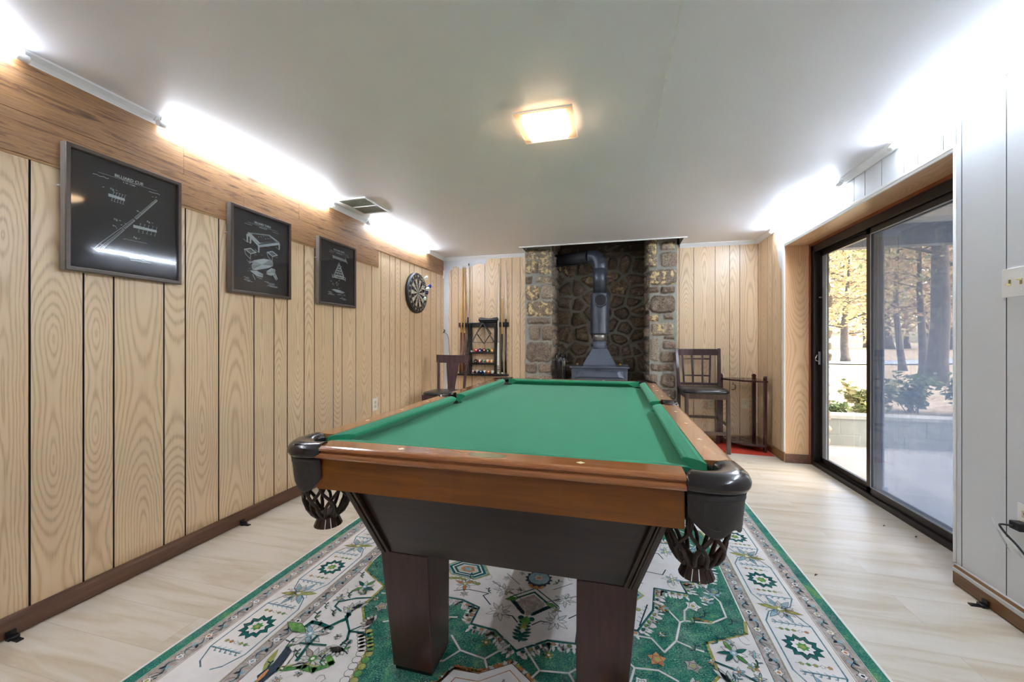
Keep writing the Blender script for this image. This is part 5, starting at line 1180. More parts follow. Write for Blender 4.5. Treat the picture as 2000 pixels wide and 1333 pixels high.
for x, y, wx, wy in ((CX-.010, CY-CRr+.035, .014, .040), (CX-CRr+.035, CY-.010, .040, .014), (CX-.012, CY-.012, .036, .036)):
    m = MB(); big = wx > .03 and wy > .03
    if big: m.box(x-.018, x+.018, y-.018, y+.012, .012, .76)
    else: m.box(x-wx/2-.006, x+wx/2+.006, y-wy/2, y+wy/2, .012, .77)
    ax = 'x' if wy > wx else 'y'; w = .020
    if ax == 'x': m.tube([(x-wx/2-.006, y, .772), (x+wx/2+.006, y, .772)], w, 18)
    else: m.tube([(x, y-wy/2-(0 if big else .006), .772), (x, y+wy/2, .772)], w, 18)
    m.build('post', W_ch, t, bevel=.002)
    m = MB(); m.lathe([(.014, 0.0008), (.017, .006), (.013, .012)], (x, y, 0), 12); m.build('foot', W_ch, t)
m = MB(); m.tube([(1.215+.0, 4.62, .727), (1.215, 4.62, .70)], .003, 6); m.tube([(1.215+.026*math.cos(a), 4.62, .672+.030*math.sin(a)) for a in [math.radians(110-230*i/16) for i in range(17)]], .0042, 8); m.build('hook', M_black, t)
m = MB(); m.prism([(1.10, 4.50), (1.555, 4.47), (1.558, 4.985), (1.10, 4.985)], 0.0002, .0024); o = m.build('red_floor_mat', plain('red_vinyl', '#CC4430', .5, var=.1)); tag(o, 'thin red vinyl mat on the floor under the corner cue stand', 'mat')

# ------------------------------------------------------------------ plates, cords, clips
def plate(kind, fx, w, h, label, gang=1, mat=M_white):
    # local: u right, v up, n out of the wall
    t = empty('wall_socket' if kind == 'socket' else 'light_switch', fx(0, 0, 0), label, 'wall socket' if kind == 'socket' else 'light switch')
    def bx(m, u0, u1, v0, v1, n0, n1):
        P_ = [fx(u, v, n) for u in (u0, u1) for v in (v0, v1) for n in (n0, n1)]; m.add(P_, [(0,1,3,2), (4,6,7,5), (0,4,5,1), (2,3,7,6), (0,2,6,4), (1,5,7,3)])
    m = MB(); bx(m, -w/2, w/2, -h/2, h/2, .0006, .006); m.build('cover_plate', mat, t, bevel=.002)
    if kind == 'socket':
        m = MB()
        for v in (.02, -.02):
            bx(m, -.017, .017, v-.014, v+.014, .006, .008)
        m.build('receptacle', plain('ivory_plastic', '#D6CDB0', .4), t, bevel=.004)
        m = MB()
        for v in (.02, -.02):
            bx(m, -.008, -.006, v-.002, v+.007, .008, .0084); bx(m, .006, .008, v-.002, v+.006, .008, .0084); bx(m, -.002, .002, v-.010, v-.006, .008, .0084)
        m.build('slot', M_black, t)
        m = MB(); bx(m, -.002, .002, -.002, .002, .006, .0075); m.build('screw', M_brass, t)
    else:
        for g in range(gang):
            u = (g-(gang-1)/2)*.046; s_ = 1 if g else -1
            m = MB(); bx(m, u-.005, u+.005, -.012, .012, .006, .0068); m.build('slot', plain('brass_slot', '#A58C4E', .4, metal=.3), t)
            m = MB(); P_ = [fx(u+a, b, n) for a in (-.004, .004) for b, n in ((-.008*s_*-1-.004, .006), (-.008*s_*-1+.004, .006), (.008*s_+.003, .020), (.008*s_-.002, .020))]
            m.add(P_, [(0,1,2,3), (7,6,5,4), (0,1,5,4), (1,2,6,5), (2,3,7,6), (3,0,4,7)]); m.build('toggle', plain('ivory_toggle', '#E2D9B0', .35), t, bevel=.001)
            m = MB()
            for v in (-.030, .030): bx(m, u-.0025, u+.0025, v-.0025, v+.0025, .006, .0075)
            m.build('screw', M_white, t)
    return t
plate('switch', lambda u, v, n: (XR-n, 2.052-u, 1.392+v), .116, .118, 'white double light switch on the grey wall right of the sliding door', 2)
s_o = plate('socket', lambda u, v, n: (XR-n, 2.008-u, .446+v), .074, .118, 'white wall socket low on the grey wall with a plug in it')
plate('socket', lambda u, v, n: (1.085+u, YB-n, .436+v), .070, .112, 'ivory wall socket on the oak panelling behind the counter stool', mat=plain('ivory_plate', '#DCD3B8', .4))
plate('switch', lambda u, v, n: (1.443+u, YB-n, .442+v), .070, .112, 'ivory switch plate low on the oak panelling behind the cue stand', 1, mat=plain('ivory_plate', '#DCD3B8', .4))
plate('socket', lambda u, v, n: (XL+n, 3.40+u, .535+v), .078, .118, 'white wall socket low on the oak left wall above the pool table edge')
t = empty('power_cord', (XR-.02, 2.0, .42), 'black power cord with a white paper tag plugged in low on the grey wall', 'cord')
m = MB(); m.box(XR-.045, XR-.0086, 1.985, 2.030, .405, .437); m.build('plug', M_black, t, bevel=.004)
m = MB(); m.tube(smoothpts([(XR-.045, 2.008, .42), (XR-.065, 2.03, .415), (XR-.055, 2.052, .40), (XR-.05, 2.03, .375), (XR-.04, 1.99, .34), (XR-.03, 1.93, .27), (XR-.03, 1.86, .15), (XR-.03, 1.80, .02)], 6), .0038, 8); m.build('cable', M_black, t)
m = MB(); pg = [(0, 0), (.3, .010), (.6, .004), (1, -.012)]
V = []
for k, (f, bow) in enumerate(pg):
    yy, zz = 2.078-f*.085, .425-f*.075
    V += [(XR-.062-bow, yy, zz), (XR-.050-bow, yy-.012, zz-.045)]
m.add(V, [(2*k, 2*k+2, 2*k+3, 2*k+1) for k in range(3)], 0, True)
o = m.build('paper_tag', plain('paper', '#E4E6E6', .6), t); md = o.modifiers.new('s', 'SOLIDIFY'); md.thickness = .0006
m = MB(); rr_ = random.Random(3)
for i in range(7):
    f = .3+.08*i; yy, zz = 2.078-f*.085-.004, .425-f*.075-.008-.003*i
    m.tube([(XR-.071, yy, zz), (XR-.070, yy-.020, zz-.016)], .0007, 4)
m.build('tag_print', plain('tag_ink', '#8A9296', .6), t)
def clip(x, y, nx, label):
    t = MB(); t.box(0, .055*1, -.010, .010, .0002, .006); t.box(.0, .020, -.016, .016, .0002, .012); t.lathe([(.013, .0002), (.014, .010), (.009, .013)], (.012, 0, 0), 12); t.box(-.004, .004, -.014, .014, .0002, .030)
    if nx < 0: t.v = [(-a, b, c) for a, b, c in t.v]
    o = t.build('door_stop', M_black, bevel=.001); o.location = (x, y, 0); return tag(o, label, 'floor clip', 'black clips along the baseboards')
clip(XL+.018, 1.965, 1, 'small black plastic clip on the floor at the left baseboard, the farther one')
clip(XL+.018, .985, 1, 'black plastic clip at the left baseboard, in the bottom corner of the picture')
clip(XR-.020, 2.165, -1, 'small black plastic clip on the floor at the right baseboard')
# corner cord with inline switch, and a thin dark lead
t = empty('white_lamp_cord', (XL+.012, YB-.020, 2.07), 'white cord with an inline switch running down the left back corner', 'cord')
m = MB(); m.tube([(XL+.014, YB-.020, 2.262), (XL+.013, YB-.018, 2.13)], .0035, 8); m.tube(smoothpts([(XL+.013, YB-.018, 2.02), (XL+.014, YB-.016, 1.7), (XL+.013, YB-.016, 1.5), (XL+.016, YB-.02, 1.315)], 4), .0035, 8); m.build('cable', M_white, t)
m = MB(); m.box(XL+.002, XL+.026, YB-.034, YB-.006, 2.02, 2.13); m.build('inline_switch', M_white, t, bevel=.006)
m = MB(); m.tube(smoothpts([(XL+.016, YB-.02, 1.315), (XL+.03, YB-.028, 1.30), (XL-.0+.002+.01, YB-.03, 1.275)], 4), .008, 8); m.tube(smoothpts([(XL+.02, YB-.028, 1.28), (XL+.075, YB-.03, 1.235), (XL+.09, YB-.02, 1.10), (XL+.10, YB-.016, .98), (XL+.15, YB-.014, .86), (XL+.16, YB-.014, .5), (XL+.16, YB-.02, .10)], 6), .003, 8); m.build('dark_lead', M_bs, t)
for x, y in ((.952, 2.241), (1.71, 2.83), (1.62, 2.95), (-1.46, 1.49)):
    m = MB(); m.tube(smoothpts([(x, y, .003), (x+.006, y+.008, .005), (x+.014, y+.009, .003)], 3), [.0025]*6+[.0012], 6); o = m.build('floor_crumb', plain('dry_leaf_bit', '#4A3A24', .8)); tag(o, 'tiny dark crumb of dry leaf on the pale floor', 'crumb', 'crumbs on the floor')
# ------------------------------------------------------------------ stone fireplace
def stone_mat():
    M = Mat('rubble_stone', .8, spec=.3); at = M.N('Attribute'); at.attribute_name = 'vec'; at.attribute_type = 'GEOMETRY'
    sp = M.N('SeparateXYZ'); M.L(at.outputs['Vector'], sp.inputs[0]); rn, mo, fl = sp.outputs
    v = M.obj(); n = M.noise(v, 14, 6, .7); n2 = M.noise(v, 60, 5, .7)
    c = M.ramp(rn, [(0, col('#665649')), (.2, col('#857060')), (.4, col('#9C8874')), (.55, col('#72625A')), (.7, col('#AC9A86')), (.85, col('#8C7266')), (1, col('#B6A898'))])
    c = M.mix(M.ramp(n, [(.35, (0,0,0,1)), (.7, (.75,.75,.75,1))]), c, col('#A39684'), 'MIX')
    c = M.mix(M.ramp(n2, [(.32, (.9,.9,.9,1)), (.52, (0,0,0,1))]), c, col('#382E28'))
    n4 = M.noise(v, 130, 4, .7); c = M.mix(M.ramp(n4, [(.55, (0,0,0,1)), (.68, (.55,.55,.55,1))]), c, col('#C9BDAA'))
    fk = M.math('MULTIPLY', fl, M.ramp(M.noise(v, 22, 4, .6), [(.53, (0,0,0,1)), (.57, (1,1,1,1))]))
    c = M.mix(fk, c, col('#D9C391'))
    mc = M.mix(n2, col('#8E8F88'), col('#B0B0A8'))
    c = M.mix(mo, c, mc); M.base(c); M.bump(n2, 1.0, .010); return M.m
M_stone = stone_mat()
def sootdim_stone():
    m = M_stone.copy(); m.name = 'sooty_and_sun_dimmed_stone'; t = m.node_tree; b = t.nodes['Principled BSDF']; src = b.inputs['Base Color'].links[0].from_socket
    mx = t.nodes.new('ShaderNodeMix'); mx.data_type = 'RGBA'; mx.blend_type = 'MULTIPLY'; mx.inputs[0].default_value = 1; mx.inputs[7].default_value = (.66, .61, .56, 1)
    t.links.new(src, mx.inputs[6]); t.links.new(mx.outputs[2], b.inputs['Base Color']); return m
M_soot = sootdim_stone()  # soot in the alcove; on the outdoor column it only offsets the sun
def vnoise(u, v, seed, f):
    r = np.random.RandomState(seed); o = np.zeros_like(u)
    for k in range(7):
        a = r.rand()*2*PI; fr = f*(.6+1.2*r.rand()); o += np.sin((u*math.cos(a)+v*math.sin(a))*fr+r.rand()*6.28)
    return o/7
def sstep(x): x = np.clip(x, 0, 1); return x*x*(3-2*x)
def stone_strip(name, path, L, z0, z1, cells=None, seeds=None, res=.0075, depth=.030, seed=1, parent=None, mat=None, flakes=()):
    nu, nv = int(L/res)+1, int((z1-z0)/res)+1
    u, v = np.meshgrid(np.linspace(0, L, nu), np.linspace(z0, z1, nv), indexing='ij')
    du = u+.012*vnoise(u, v, seed, 38)+.004*vnoise(u, v, seed+1, 110); dv = v+.012*vnoise(u, v, seed+2, 38)+.004*vnoise(u, v, seed+3, 110)
    if cells:
        sd = np.full(u.shape, 9.); idn = np.zeros(u.shape, int)
        for k, (a, b, c, d) in enumerate(cells):
            cx, cy, hx, hy = (a+b)/2, (c+d)/2, (b-a)/2, (d-c)/2; r = min(hx, hy)*.55
            qx, qy = np.abs(du-cx)-hx+r, np.abs(dv-cy)-hy+r
            s_ = np.hypot(np.maximum(qx, 0), np.maximum(qy, 0))+np.minimum(np.maximum(qx, qy), 0)-r
            w = s_ < sd; sd = np.where(w, s_, sd); idn = np.where(w, k, idn)
        n = len(cells)
    else:
        P_ = np.array(seeds); n = len(P_); f1 = np.full(u.shape, 9.); f2 = f1.copy(); idn = np.zeros(u.shape, int)
        for k, (a, b) in enumerate(P_):
            d_ = np.hypot((du-a), (dv-b)*1.08)-.012*math.sin(k*12.9); w = d_ < f1
            f2 = np.where(w, f1, np.minimum(f2, d_)); idn = np.where(w, k, idn); f1 = np.where(w, d_, f1)
        sd = .015-(f2-f1)/2
    r = np.random.RandomState(seed+9); rn = r.rand(n); hh = .6+.7*r.rand(n); tlx, tly = (r.rand(n)-.5)*.10, (r.rand(n)-.5)*.10
    h = sstep(-sd/.022)*depth*hh[idn]; m_ = 1-sstep((-sd+.002)/.006)
    h = h*(1+.35*vnoise(u, v, seed+5, 60))+.0025*vnoise(u, v, seed+6, 190)+.0015*vnoise(u, v, seed+7, 420)
    h += sstep(-sd/.02)*(tlx[idn]*np.sin(u*25+idn)+tly[idn]*np.cos(v*25+idn))*.12
    fl = np.zeros(n)
    for k in flakes: fl[k] = 1
    V = np.zeros((nu, nv, 3))
    for i in range(nu):
        x, y, nx, ny = path(u[i, 0]); V[i, :, 0] = x+nx*h[i]; V[i, :, 1] = y+ny*h[i]; V[i, :, 2] = v[i]
    idx = np.arange(nu*nv).reshape(nu, nv); F = np.stack([idx[:-1, :-1], idx[1:, :-1], idx[1:, 1:], idx[:-1, 1:]], -1).reshape(-1, 4)
    me = bpy.data.meshes.new(name); me.vertices.add(nu*nv); me.vertices.foreach_set('co', V.reshape(-1)); me.loops.add(F.size); me.loops.foreach_set('vertex_index', F.reshape(-1))
    me.polygons.add(len(F)); me.polygons.foreach_set('loop_start', np.arange(len(F))*4); me.polygons.foreach_set('loop_total', np.full(len(F), 4)); me.update(calc_edges=True)
    me.polygons.foreach_set('use_smooth', np.ones(len(F), bool))
    a = me.attributes.new('vec', 'FLOAT_VECTOR', 'POINT'); A = np.stack([rn[idn], m_, fl[idn]], -1); a.data.foreach_set('vector', A.reshape(-1).astype('f'))
    me.materials.append(mat or M_stone); o = bpy.data.objects.new(name, me); C.objects.link(o)
    if parent is not None: o.parent = parent; o.location = -world_loc(parent)
    return o
fp = empty('stone_fireplace', (-.19, 5.0, 0), 'rough brown fieldstone fireplace alcove with two stone pillars in the back wall', 'fireplace')
def perim(pts, rad=.02):          # polyline path with outward (left-hand) normals, blended at the corners
    seg = []; s = 0
    for (a, b) in zip(pts[:-1], pts[1:]):
        l = math.hypot(b[0]-a[0], b[1]-a[1]); d = ((b[0]-a[0])/l, (b[1]-a[1])/l); seg.append((s, s+l, a, d, (d[1], -d[0]))); s += l
    def f(t):
        for i, (s0, s1, a, d, n) in enumerate(seg):
            if t <= s1 or i == len(seg)-1:
                x, y = a[0]+d[0]*(t-s0), a[1]+d[1]*(t-s0); nx, ny = n
                if i+1 < len(seg) and s1-t < rad: w = .5*(1-(s1-t)/rad); nx, ny = n[0]*(1-w)+seg[i+1][4][0]*w, n[1]*(1-w)+seg[i+1][4][1]*w
                if i > 0 and t-s0 < rad: w = .5*(1-(t-s0)/rad); nx, ny = n[0]*(1-w)+seg[i-1][4][0]*w, n[1]*(1-w)+seg[i-1][4][1]*w
                return x, y, nx, ny
    return f, s
FY_ = 4.955; DEP = 5.53
def side_cells(s0, s1, seed, z1=2.75):
    r = random.Random(seed); z = .0; out = []
    while z < z1:
        h = r.uniform(.09, .20); s = s0
        while s < s1-.04:
            w = min(r.uniform(.12, .26), s1-s); 
            if s1-(s+w) < .06: w = s1-s
            out.append((s+.008, s+w-.008, z+.008, z+h-.008)); s += w
        z += h
    return out
Lc = [(-1.12,-.9,2.21,2.34),(-1.11,-.94,2.02,2.2),(-.93,-.77,2.01,2.33),(-1.11,-1.02,1.89,1.99),(-.98,-.76,1.9,1.99),(-1.11,-.93,1.68,1.87),(-.91,-.75,1.69,1.88),(-1.1,-.75,1.475,1.665),(-1.08,-.78,1.375,1.46),(-1.07,-.92,1.17,1.355),(-.90,-.75,1.165,1.36),(-1.1,-.76,.89,1.15),(-1.11,-.96,.74,.875),(-.94,-.77,.76,.875),(-1.11,-.76,.65,.725),(-1.11,-.95,.48,.63),(-.93,-.76,.45,.63),(-1.10,-.77,.25,.43),(-1.11,-.9,.03,.22),(-.88,-.76,.03,.22),(-1.12,-.92,2.36,2.55),(-.9,-.76,2.36,2.55)]
f, L_ = perim([(-1.115, YB+.10), (-1.115, FY_), (-.775, FY_), (-.775, DEP+.06)]); f2_ = f
off = YB+.10-FY_
cells = [(a+1.115+off, b+1.115+off, c, d) for a, b, c, d in Lc]+side_cells(off+.36, L_, 3)
stone_strip('left_pillar', f2_, L_, 0, 2.60, cells=cells, seed=21, parent=fp, flakes=(0, 1, 2, 4, 5, 7))
Rc = [(.39,.49,2.03,2.40),(.53,.69,2.225,2.33),(.53,.72,2.03,2.21),(.40,.71,1.82,2.005),(.39,.51,1.73,1.805),(.53,.69,1.72,1.80),(.41,.69,1.49,1.70),(.38,.52,1.39,1.465),(.56,.68,1.41,1.475),(.42,.67,1.22,1.37),(.56,.68,1.175,1.215),(.41,.51,.92,1.20),(.55,.70,1.06,1.155),(.53,.69,.905,1.04),(.42,.68,.80,.89),(.53,.70,.605,.775),(.41,.50,.63,.77),(.53,.70,.47,.59),(.41,.51,.45,.60),(.41,.69,.25,.43),(.41,.55,.03,.22),(.57,.70,.03,.22),(.52,.70,2.36,2.55),(.4,.5,2.42,2.57)]
f, L_ = perim([(.405, DEP+.06), (.405, FY_), (.712, FY_), (.712, YB+.10)]); off2 = DEP+.06-FY_
cells = [(a-.405+off2, b-.405+off2, c, d) for a, b, c, d in Rc]+side_cells(0, off2-.02, 5)
stone_strip('right_pillar', f, L_, 0, 2.60, cells=cells, seed=33, parent=fp, flakes=(0, 1, 3, 7, 9))
BS = [(-.63,2.18),(-.39,2.13),(-.16,2.23),(-.04,2.22),(.15,2.2),(.3,2.17),(-.46,1.9),(-.36,1.99),(-.68,1.89),(-.77,1.98),(.08,1.88),(-.05,2.03),(.26,1.98),(.28,1.82),(.04,1.69),(.25,1.67),(-.68,1.69),(-.46,1.65),(.1,1.53),(.31,1.56),(-.7,1.5),(-.48,1.47),(-.34,1.55),(.3,1.44),(.13,1.33),(-.66,1.25),(-.43,1.26),(-.04,1.39),(.06,1.19),(.3,1.23),(-.75,1.03),(-.48,1.05),(.16,1.02),(.3,1.03),(-.63,.9),(.2,.88),(.36,.9),(-.64,.74),(-.77,.77),(-.02,1.03),(.38,1.09),(-.32,1.75),(-.18,1.75),(-.15,1.5),(-.23,1.28),(-.16,1.14),(-.25,.92),(-.01,.85),(-.43,.85),(-.5,.62),(-.2,.65),(.1,.62),(.3,.6),(-.6,.45),(-.3,.42),(0,.4),(.25,.38),(-.5,.2),(-.15,.2),(.2,.15),(-.6,2.4),(-.3,2.4),(0,2.4),(.3,2.4)]
stone_strip('alcove_back', lambda s: (-.82+s, DEP, 0, -1), 1.28, 0, 2.45, seeds=[(a+.82, b) for a, b in BS], seed=52, parent=fp, mat=M_soot, depth=.045, flakes=(0, 7, 10, 11))
M_sootb = stripewood('sooty_board', '#3A3028', '#4E4134', '#5E5040', .7, axis=0)
m = MB(); m.box(-.90, .55, DEP-.05, DEP, 2.36, 2.76); m.box(-1.092, .742, YB+.102, YB+.13, 2.60, 2.76); m.build('header_board', M_sootb, fp)
m = MB(); m.box(-.775, .405, FY_+.03, DEP, .001, .10); m.box(-.80, .43, FY_-.30, FY_-.035, .001, .06); m.build('hearth_slab', plain('hearth_slate', '#5E5A54', .8, var=.2, sc=12, bump=.3), fp, bevel=.01)

# ------------------------------------------------------------------ wood stove with its flue
M_stove = plain('blue_grey_stove_paint', '#5B6474', .42, var=.07, sc=12, metal=.2); M_flue = plain('flue_steel', '#4C535E', .38, var=.15, sc=9, metal=.45); M_fluer = plain('bare_steel', '#8A8A88', .35, metal=.7, var=.2)
SX, SY = -.178, 5.10
t = empty('wood_stove', (SX, SY, .10), 'blue grey cast wood stove with tall flue pipe standing in the stone alcove', 'stove')
m = MB(); m.box(-.510, .150, 4.84, 5.38, .22, .835); m.build('firebox', M_stove, t, bevel=.006)
m = MB(); m.box(-.528, .170, 4.81, 5.40, .835, .852); m.build('top_plate', M_stove, t, bevel=.003)
m = MB(); m.box(-.512, .152, 4.832, 4.842, .800, .812); m.box(-.44, .10, 4.826, 4.842, .40, .80); m.build('door', M_stove, t, bevel=.003)
dd = m
m = MB(); P0 = [(-.47, 4.825, .735), (.115, 4.825, .735), (.115, 4.825, .50), (-.47, 4.825, .50)]; P1 = [(-.395, 4.795, .795), (.035, 4.795, .795), (.035, 4.795, .56), (-.395, 4.795, .56)]
m.loft([[(-.47, 4.826, .715), (.115, 4.826, .715), (.060, 4.826, .800), (-.395, 4.826, .800)], [(-.415, 4.79, .728), (.055, 4.79, .728), (.030, 4.79, .782), (-.375, 4.79, .782)]], smooth=False); m.build('draft_hood', M_stove, t, bevel=.002)
m = MB(); m.tube([(-.215, 4.825, .812), (-.155, 4.80, .816)], .006, 8); m.build('draft_handle', M_flue, t)
for x in (-.438, .065):
    m = MB(); m.lathe([(.006, .852), (.006, .866), (.014, .870), (.016, .880), (.010, .889), (0, .891)], (x, 4.845, 0), 14); m.build('brass_knob', M_brass, t)
for x in (-.46, .10):
    for y in (4.88, 5.34):
        m = MB(); m.tube([(x, y, .101), (x, y, .22)], [.03, .022], 12); m.build('leg', M_stove, t)
pc = (SX, 5.05)
m = MB(); R1 = [(-.372, 4.88, .852), (.012, 4.88, .852), (.012, 5.24, .852), (-.372, 5.24, .852)]
m.loft([R1, [(-.372, 4.88, .872), (.012, 4.88, .872), (.012, 5.24, .872), (-.372, 5.24, .872)], [(SX-.09, 4.965, 1.06), (SX+.09, 4.965, 1.06), (SX+.09, 5.135, 1.06), (SX-.09, 5.135, 1.06)]], smooth=False); m.build('smoke_hood', M_stove, t, bevel=.002)
m = MB(); m.lathe([(.086, 1.03), (.082, 1.10), (.081, 1.165)], (*pc, 0), 28); m.build('pipe_collar', M_stove, t)
m = MB(); m.lathe([(.084, 1.160), (.084, 1.250), (.082, 1.251)], (*pc, 0), 28); m.build('joint_band', M_fluer, t)
m = MB(); m.lathe([(.114, 1.248), (.117, 1.250), (.1155, 1.262), (.1155, 1.735), (.117, 1.746), (.108, 1.756), (.086, 1.762)], (*pc, 0), 36); m.build('heat_exchanger', M_flue, t)
m = MB(); rg0 = Matrix.Rotation(PI/2, 3, 'X')
m.lathe([(.074, 0), (.080, .0), (.080, .165), (.078, .170), (.068, .170), (.064, .162)], (SX+.012, 5.050, 1.655), 28, M=rg0); bp = m.build('blower_port', M_flue, t)
m = MB(); m.lathe([(.0655, .167), (.0655, .135), (0, .135)], (SX+.012, 5.050, 1.655), 28, M=rg0); m.build('port_interior', plain('port_dark', '#1A1C20', .7), bp)
pts = [Vector((SX, 5.05, z)) for z in (1.755, 1.9, 2.06)]
m = MB(); m.lathe([(.083, 1.755), (.083, 2.08), (.0815, 2.081)], (*pc, 0), 28); m.build('flue_pipe', M_flue, t)
m = MB(); el = [(SX-.105+.105*math.cos(a), 5.05+.03*(1-math.cos(a)), 2.115+.115*math.sin(a)) for a in (0, PI/8, PI/4, 3*PI/8, PI/2)]
m.tube([(SX, 5.05, 2.065)]+el+[(SX-.14, 5.085, 2.232)], .084, 24, smooth=False); m.build('elbow', M_flue, t)
m = MB(); m.tube([(SX-.13, 5.08, 2.232), (-.45, 5.18, 2.236), (-.775, 5.30, 2.24)], .080, 24); m.build('flue_pipe', plain('dark_flue', '#33363C', .5, metal=.3, var=.3, sc=12), t)  # horizontal run, darker and blotchier than the upright pipe
# fireplace tools
t = empty('fireplace_tool_set', (-.665, 4.90, .101), 'black iron fireplace tool set standing between the left stone pillar and the stove', 'tool set')
tx, ty = -.655, 5.02
t.location = (tx, ty, .101)
m = MB(); m.lathe([(.10, .102), (.10, .112), (.03, .122), (.012, .13)], (tx, ty, 0), 24); m.build('base', M_bs, t)
m = MB(); m.tube([(tx, ty, .12), (tx, ty, .92)], .008, 10); m.lathe([(.008, .92), (.020, .935), (.020, .95), (.006, .97), (0, .975)], (tx, ty, 0), 14); m.build('pole', M_bs, t)
m = MB(); m.tube([(tx-.085, ty-.02, .90), (tx+.085, ty-.02, .90)], .006, 8); m.tube([(tx, ty-.07, .90), (tx, ty+.06, .90)], .006, 8)
m.build('hook_bar', M_bs, t)
for x, y, kind in ((tx-.060, ty-.03, 'shovel'), (tx+.060, ty-.03, 'brush'), (tx, ty-.075, 'poker')):
    m = MB(); m.tube([(x, y, .955), (x, y, .30)], .0055, 8); m.tube([(x-.010, y, .955), (x-.014, y, .985), (x, y, 1.0), (x+.014, y, .985), (x+.010, y, .955), (x, y, .93)], .006, 8)
    m.tube([(x, y, .95), (x, y, .87)], [.010, .013], 10)
    if kind == 'shovel': m.loft([[(x-.035, y-.012, .32), (x+.035, y-.012, .32), (x+.035, y, .32), (x-.035, y, .32)], [(x-.052, y-.018, .17), (x+.052, y-.018, .17), (x+.052, y-.012, .17), (x-.052, y-.012, .17)]], smooth=False)
    if kind == 'brush': m.loft([[(x-.02, y-.012, .34), (x+.02, y-.012, .34), (x+.02, y+.012, .34), (x-.02, y+.012, .34)], [(x-.045, y-.02, .19), (x+.045, y-.02, .19), (x+.045, y+.02, .19), (x-.045, y+.02, .19)]], smooth=False)
    if kind == 'poker': m.tube([(x, y, .31), (x, y, .18)], [.006, .003], 8); m.tube([(x, y, .24), (x+.03, y, .23), (x+.035, y, .26)], .004, 6)
    m.build(kind, M_bs, t)
# folded leather-black wood carrier hung on the front hooks
m = MB(); rings = []
for z, w, d in ((.965, .028, .012), (.95, .050, .022), (.90, .058, .030), (.80, .062, .036), (.68, .066, .038), (.60, .068, .036)):
    rings.append([(tx-.0+w*math.cos(a)*(1+.10*math.cos(6*a)), ty-.075-.028+d*math.sin(a)*(1+.25*math.cos(6*a)), z) for a in [2*PI*k/36 for k in range(36)]])
m.loft(rings); m.build('black_carrier_sling', M_bs, t)
# ------------------------------------------------------------------ outside: porch, low wall, lawn, trees
M_conc = plain('patio_concrete', '#8E8C88', .85, var=.10, sc=2.5, bump=.1)
M_block = plain('concrete_block', '#85857F', .9, var=.10, sc=5, bump=.2)
M_porch = plain('porch_soffit', '#C4C2BC', .7, var=.04); M_beam = plain('porch_beam_paint', '#5B6474', .6); M_post = plain('porch_post_paint', '#596A88', .5)
m = MB(); m.box(DX+.112, 7.5, -3.0, 5.30, -.12, -.035); tag(m.build('floor_porch', M_conc), kind='structure')
m = MB(); m.box(DX+.062, 4.5, -3.0, 5.32, 2.42, 2.46)
for i in range(24): m.box(DX+.062, 4.5, -2.9+.34*i, -2.885+.34*i, 2.414, 2.42)
tag(m.build('ceiling_porch', M_porch), kind='structure')
m = MB(); m.box(DX+.062, 4.5, 5.14, 5.27, 2.19, 2.42); tag(m.build('trim_14', M_beam), kind='structure')
m = MB(); m.box(4.40, 4.5, -3.0, 5.14, 2.19, 2.42); tag(m.build('trim_15', M_beam), kind='structure')
m = MB(); m.box(1.985, 2.040, 3.70, 3.78, -.034, 2.42); m.box(1.97, 2.055, 3.685, 3.795, -.034, .02); o = m.build('porch_post', M_post, bevel=.004); tag(o, 'slim blue grey porch post just outside the sliding door', 'post')
# low block wall at the end of the porch
rb = random.Random(8); m = MB()
for r_ in range(2):
    x = 1.90-.2*r_
    while x < 9.5:
        if x+.398 < 2.4: x += .40; continue
        w = .398; j = rb.uniform(-.003, .003); m.box(max(x, 2.29)+.003, x+w-.003, 5.30+j, 5.50, -.10+.185*r_+.003, -.10+.185*(r_+1)-.003); x += .40
m.box(2.29, 9.5, 5.303, 5.49, -.10, .27, 0)
m.box(2.29, 9.6, 5.285, 5.52, .268, .31, 1)
o = m.build('garden_wall', [M_block, plain('cap_stone', '#9C9A92', .9, var=.1, sc=6)], bevel=.004); tag(o, 'low grey concrete block wall at the far end of the porch', 'wall')
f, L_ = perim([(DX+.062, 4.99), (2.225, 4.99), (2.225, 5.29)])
o = stone_strip('stone_corner_column', f, L_, -.1, 2.42, cells=side_cells(0, L_, 12, 2.4), seed=71, depth=.055, res=.012, mat=M_soot)  # stone colour darkened to hold down the direct sun, no soot out here
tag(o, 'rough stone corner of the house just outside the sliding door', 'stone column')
# ground
def lawn_mat():
    M = Mat('leafy_lawn', .95, spec=.1); v = M.obj((1, 1, 1)); n = M.noise(M.obj((.5, 1.1, 1)), .9, 5, .65); n2 = M.noise(v, 9, 5, .75); n3 = M.noise(v, 40, 3, .7)
    c = M.ramp(n, [(.30, col('#74744E')), (.42, col('#A08C6C')), (.52, col('#BCA888')), (.62, col('#8E6C4E')), (.72, col('#AE9874'))])
    c = M.mix(M.ramp(n2, [(.48, (0,0,0,1)), (.62, (.8,.8,.8,1))]), c, col('#8E5E3C')); c = M.mix(M.math('MULTIPLY', n3, .3), c, col('#E0CFAE')); M.base(c); M.bump(n2, .5, .05); return M.m
m = MB(); N = 44; V = []; xs = [-14+(i/N)**1.5*134 for i in range(N+1)]; ys = [5.50+(i/N)**2.2*110 for i in range(N+1)]
hgt = lambda x, y: .24+.10*math.sin(x*.35+1)*min(1, (y-5.5)/4)+.0060*(y-5.5)+.12*math.sin(y*.21)*min(1, (y-5.5)/10)
for x in xs:
    for y in ys: V.append((x, y, hgt(x, y)))
m.add(V, [(i*(N+1)+j, (i+1)*(N+1)+j, (i+1)*(N+1)+j+1, i*(N+1)+j+1) for i in range(N) for j in range(N)], 0, True)
